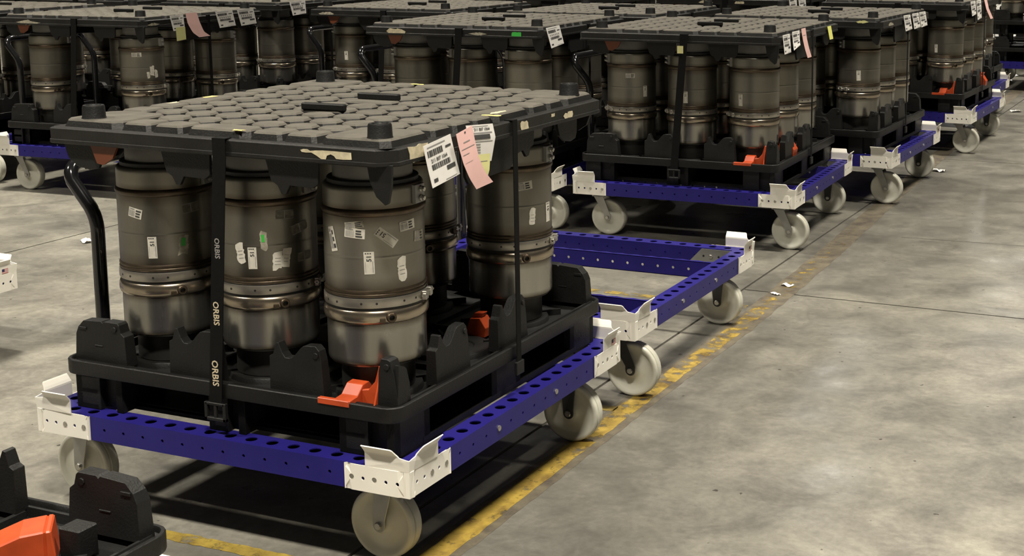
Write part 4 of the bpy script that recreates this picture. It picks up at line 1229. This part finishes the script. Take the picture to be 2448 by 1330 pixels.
# second lane
SA = station((-1.665, 3.945), 0.055, 'the load with the green lid sticker', rot=-120, clip='none', skip={(1, 1), (0, 2)}, cartlabel='blue cart under the load with the green lid sticker')
residue_front(SA['lid'], -0.98, 1.105, 0.10, 0.020, 31, 'cream', 0.6)
residue_front(SA['lid'], -0.45, 1.103, 0.075, 0.010, 32, 'worn', 0.6)
residue_front(SA['lid'], -0.22, 1.106, 0.032, 0.013, 33, 'green', 0.8)['label'] = 'green sticker'
paper(SA['po'], SA['yaw'], 'white label on the near corner of the lid with the green sticker', [((0.04, 1.145), (0.22, 1.15), 0.006), ((0.08, 1.03), (0.25, 1.045), 0.02)], M['paper'], wlabel(random.Random(12)))
SB = station((-1.574, 5.29), 0.019, 'the load behind the green lid sticker', rot=-120, clip='none', skip={(1, 1), (0, 2)}, cartlabel='blue cart under the load behind the green lid sticker')
SCc = station((-1.53, 7.78), 0.0, 'the back row load in the second lane', rot=-20, clip='none', skip={(0, 1), (1, 1), (0, 2), (1, 2)}, cartlabel='blue cart under the back row load in the second lane')
for k, y in enumerate((0.06, 0.30)):
    paper(SCc['po'], SCc['yaw'], '%s white label on the back row lid of the second lane' % ('near', 'far')[k], [((y, 1.15), (y + 0.19, 1.15), 0.006), ((y + 0.01, 1.04), (y + 0.19, 1.045), 0.015)], M['paper'], wlabel(random.Random(14 + k)))
residue_front(SCc['lid'], -0.75, 1.10, 0.09, 0.018, 34, 'cream', 0.5)
residue_front(SCc['lid'], -0.45, 1.10, 0.05, 0.016, 35, 'cream', 0.5)

# third lane
SM = station((-3.089, 5.268), 0.021, 'the first load of the third lane', rot=-130, clip='none', skip={(1, 1), (1, 2)}, cartlabel='blue cart under the first load of the third lane')
sticker(SM['can'][(0, 0)], -80, 0.80, 0.026, 0.062, 2, '51', seed=60)
sticker(SM['can'][(2, 0)], -88, 0.79, 0.026, 0.062, 2, '51', seed=61)
residue_front(SM['lid'], -1.05, 1.10, 0.09, 0.014, 36, 'worn', 0.6)
SD = station((-3.0, 7.78), 0.0, 'the back row load in the third lane', rot=-60, clip='none', skip={(0, 1), (1, 1), (0, 2), (1, 2)}, cartlabel='blue cart under the back row load in the third lane')
cart((-2.659, -0.073), 0.0, 'empty blue cart whose far bracket enters at the left frame edge', handle=False)

# fourth and fifth lanes, at the left
SL = station((-4.348, 3.77), 0.06, 'the pink tagged load at the left', rot=25, clip='none', skip={(1, 0), (0, 1), (1, 1), (2, 1)}, cartlabel='blue cart under the pink tagged load at the left')
sticker(SL['can'][(2, 0)], -60, 0.905, 0.06, 0.026, 0, 'barcode', seed=70)
sticker(SL['can'][(2, 0)], -22, 0.80, 0.03, 0.07, 0, 'torn', seed=71)
sticker(SL['can'][(2, 0)], -10, 0.78, 0.024, 0.06, 6, 'torn', seed=72)
sticker(SL['can'][(2, 0)], -32, 0.775, 0.020, 0.05, 6, 'torn', seed=73)
residue_front(SL['lid'], -0.95, 1.10, 0.13, 0.020, 37, 'worn', 0.4)
residue_side(SL['lid'], 0.12, 1.10, 0.08, 0.014, 38, 'worn', 0.4)
wl = 'the pink tagged lid at the left'
paper(SL['po'], SL['yaw'], 'white label left of the pink tag on ' + wl, [((0.27, 1.146), (0.40, 1.148), 0.006), ((0.29, 1.05), (0.40, 1.055), 0.014)], M['paper'], wlabel(random.Random(16)))
paper(SL['po'], SL['yaw'], 'pale yellow slip below the white label on ' + wl, [((0.31, 1.07), (0.40, 1.07), 0.016), ((0.31, 0.985), (0.40, 0.99), 0.02)], M['lime'])
paper(SL['po'], SL['yaw'], 'pink tag curling off ' + wl, [((0.41, 1.155), (0.52, 1.155), 0.016), ((0.42, 1.09), (0.54, 1.09), 0.022), ((0.46, 1.03), (0.57, 1.03), 0.026), ((0.52, 0.995), (0.63, 0.997), 0.028)], M['pink'])
for k, y in enumerate((0.72, 0.95)):
    paper(SL['po'], SL['yaw'], '%s square white label on ' % ('nearer', 'farther')[k] + wl, [((y, 1.15), (y + 0.18, 1.153), 0.006), ((y + 0.03, 1.04), (y + 0.20, 1.047), 0.015)], M['paper'], wlabel(random.Random(17 + k)))
SL2 = station((-5.83, 3.79), 0.0, 'the load cut by the left frame edge', rot=25, clip='none', skip={(0, 0), (0, 1), (1, 1), (0, 2)}, cartlabel='blue cart under the load cut by the left frame edge')
SL3 = station((-4.78, 5.60), 0.0, 'the load behind the pink tagged load', rot=-120, clip='none', tongue=(-1.188, 0.055, 1.15), skip={(1, 1), (0, 2)}, cartlabel='blue cart under the load behind the pink tagged load')
paper(SL3['po'], SL3['yaw'], 'white label on the lid behind the pink tagged lid', [((0.15, 1.15), (0.34, 1.155), 0.006), ((0.17, 1.045), (0.33, 1.055), 0.02)], M['paper'], wlabel(random.Random(20)))
SL4 = station((-6.25, 5.60), 0.0, 'the second load at the left frame edge', rot=25, clip='none', skip={(0, 1), (1, 1), (0, 2), (1, 2)}, cartlabel='blue cart under the second load at the left frame edge')

# foreground pallet at the lower left corner, on a cart that is mostly outside the frame
cart((-0.02, -1.997), 0.0, 'blue cart under the empty foreground pallet', handle=False)
P0 = pallet((-0.014, -1.997), 0.0, 'empty black pallet with orange clip at the lower left corner', clip='none')
b = MB()
b.prism([(0, 0.436), (0.26, 0.436), (0.26, 0.462), (0.10, 0.482), (0.045, 0.502), (0.0, 0.506)], -0.045, 0.045, 'y')
b.prism([(-0.02, 0.436), (0.0, 0.436), (0.0, 0.506), (-0.012, 0.506)], -0.045, 0.045, 'y')
lt_ = put('lock_clip', b.mesh('lock_clip', [M['orange']], bevel=0.003), P0, (-0.226, 1.082, 0), R(222), 'orange lock clip beside the back corner cleat')
b = MB(); b.box(0, 0.055, 0, 0.05, 0.436, 0.500); put('clip_housing', b.mesh('clip_housing', [M['plastic']], bevel=0.003), P0, (-0.200, 1.085, 0))

# far stack at the right edge
cart((0.42, 12.15), 0.0, 'blue cart under the stacked pallets at the right edge', handle=False)
for k in range(2):
    pallet((0.42, 12.15), 0.0, 'black pallet, %s of two stacked by the right frame edge' % ('lower', 'upper')[k], dz=0.285 * k, clip='front')
for i, x in enumerate(DX):
    k_ = canister((0.42 + x, 12.15 + DY[0], DZ + 0.285), R(20), 'steel canister, front %s on the stacked pallets by the right frame edge' % COLN[i])

cart((0.42, 13.75), 0.0, 'blue cart behind the stacked pallets at the right edge', handle=False)
pallet((0.42, 13.75), 0.0, 'black pallet with canisters behind the stack at the right edge', clip='none')
for i, x in enumerate(DX):
    canister((0.42 + x, 13.75 + DY[0], DZ), R(20), 'steel canister, front %s, behind the stack at the right edge' % COLN[i])

# ------------------------------------------------------------------ litter on the floor
def scrap(x, y, s_, label, seed):
    rnd = random.Random(seed); b = MB(); n = 5
    vs = [(s_ * (i / n - 0.5) * 2, s_ * (j / n - 0.5) * 1.1, 0.002 + rnd.uniform(0, s_ * 0.35)) for j in range(n + 1) for i in range(n + 1)]
    b.add(vs, [(j * (n + 1) + i, j * (n + 1) + i + 1, (j + 1) * (n + 1) + i + 1, (j + 1) * (n + 1) + i) for j in range(n) for i in range(n)])
    o = put('paper_scrap', b.mesh('paper_scrap', [M['paper']], solid=0.0006, merge=True), None, (x, y, 0), rnd.uniform(0, 3))
    tag(o, label, 'litter', 'paper scraps on the floor')
scrap(-3.90, 2.76, 0.045, 'crumpled white paper on the floor behind the black handle', 1)
scrap(-0.09, 3.338, 0.03, 'white paper scrap on the floor right of the empty cart', 2)
scrap(-0.09, 3.165, 0.022, 'small white scrap nearest the empty cart wheel', 3)
scrap(-0.13, 6.84, 0.05, 'white scrap on the floor by the fourth lane cart wheel', 4)
scrap(-0.17, 10.40, 0.05, 'white scrap on the floor at the right frame edge', 5)
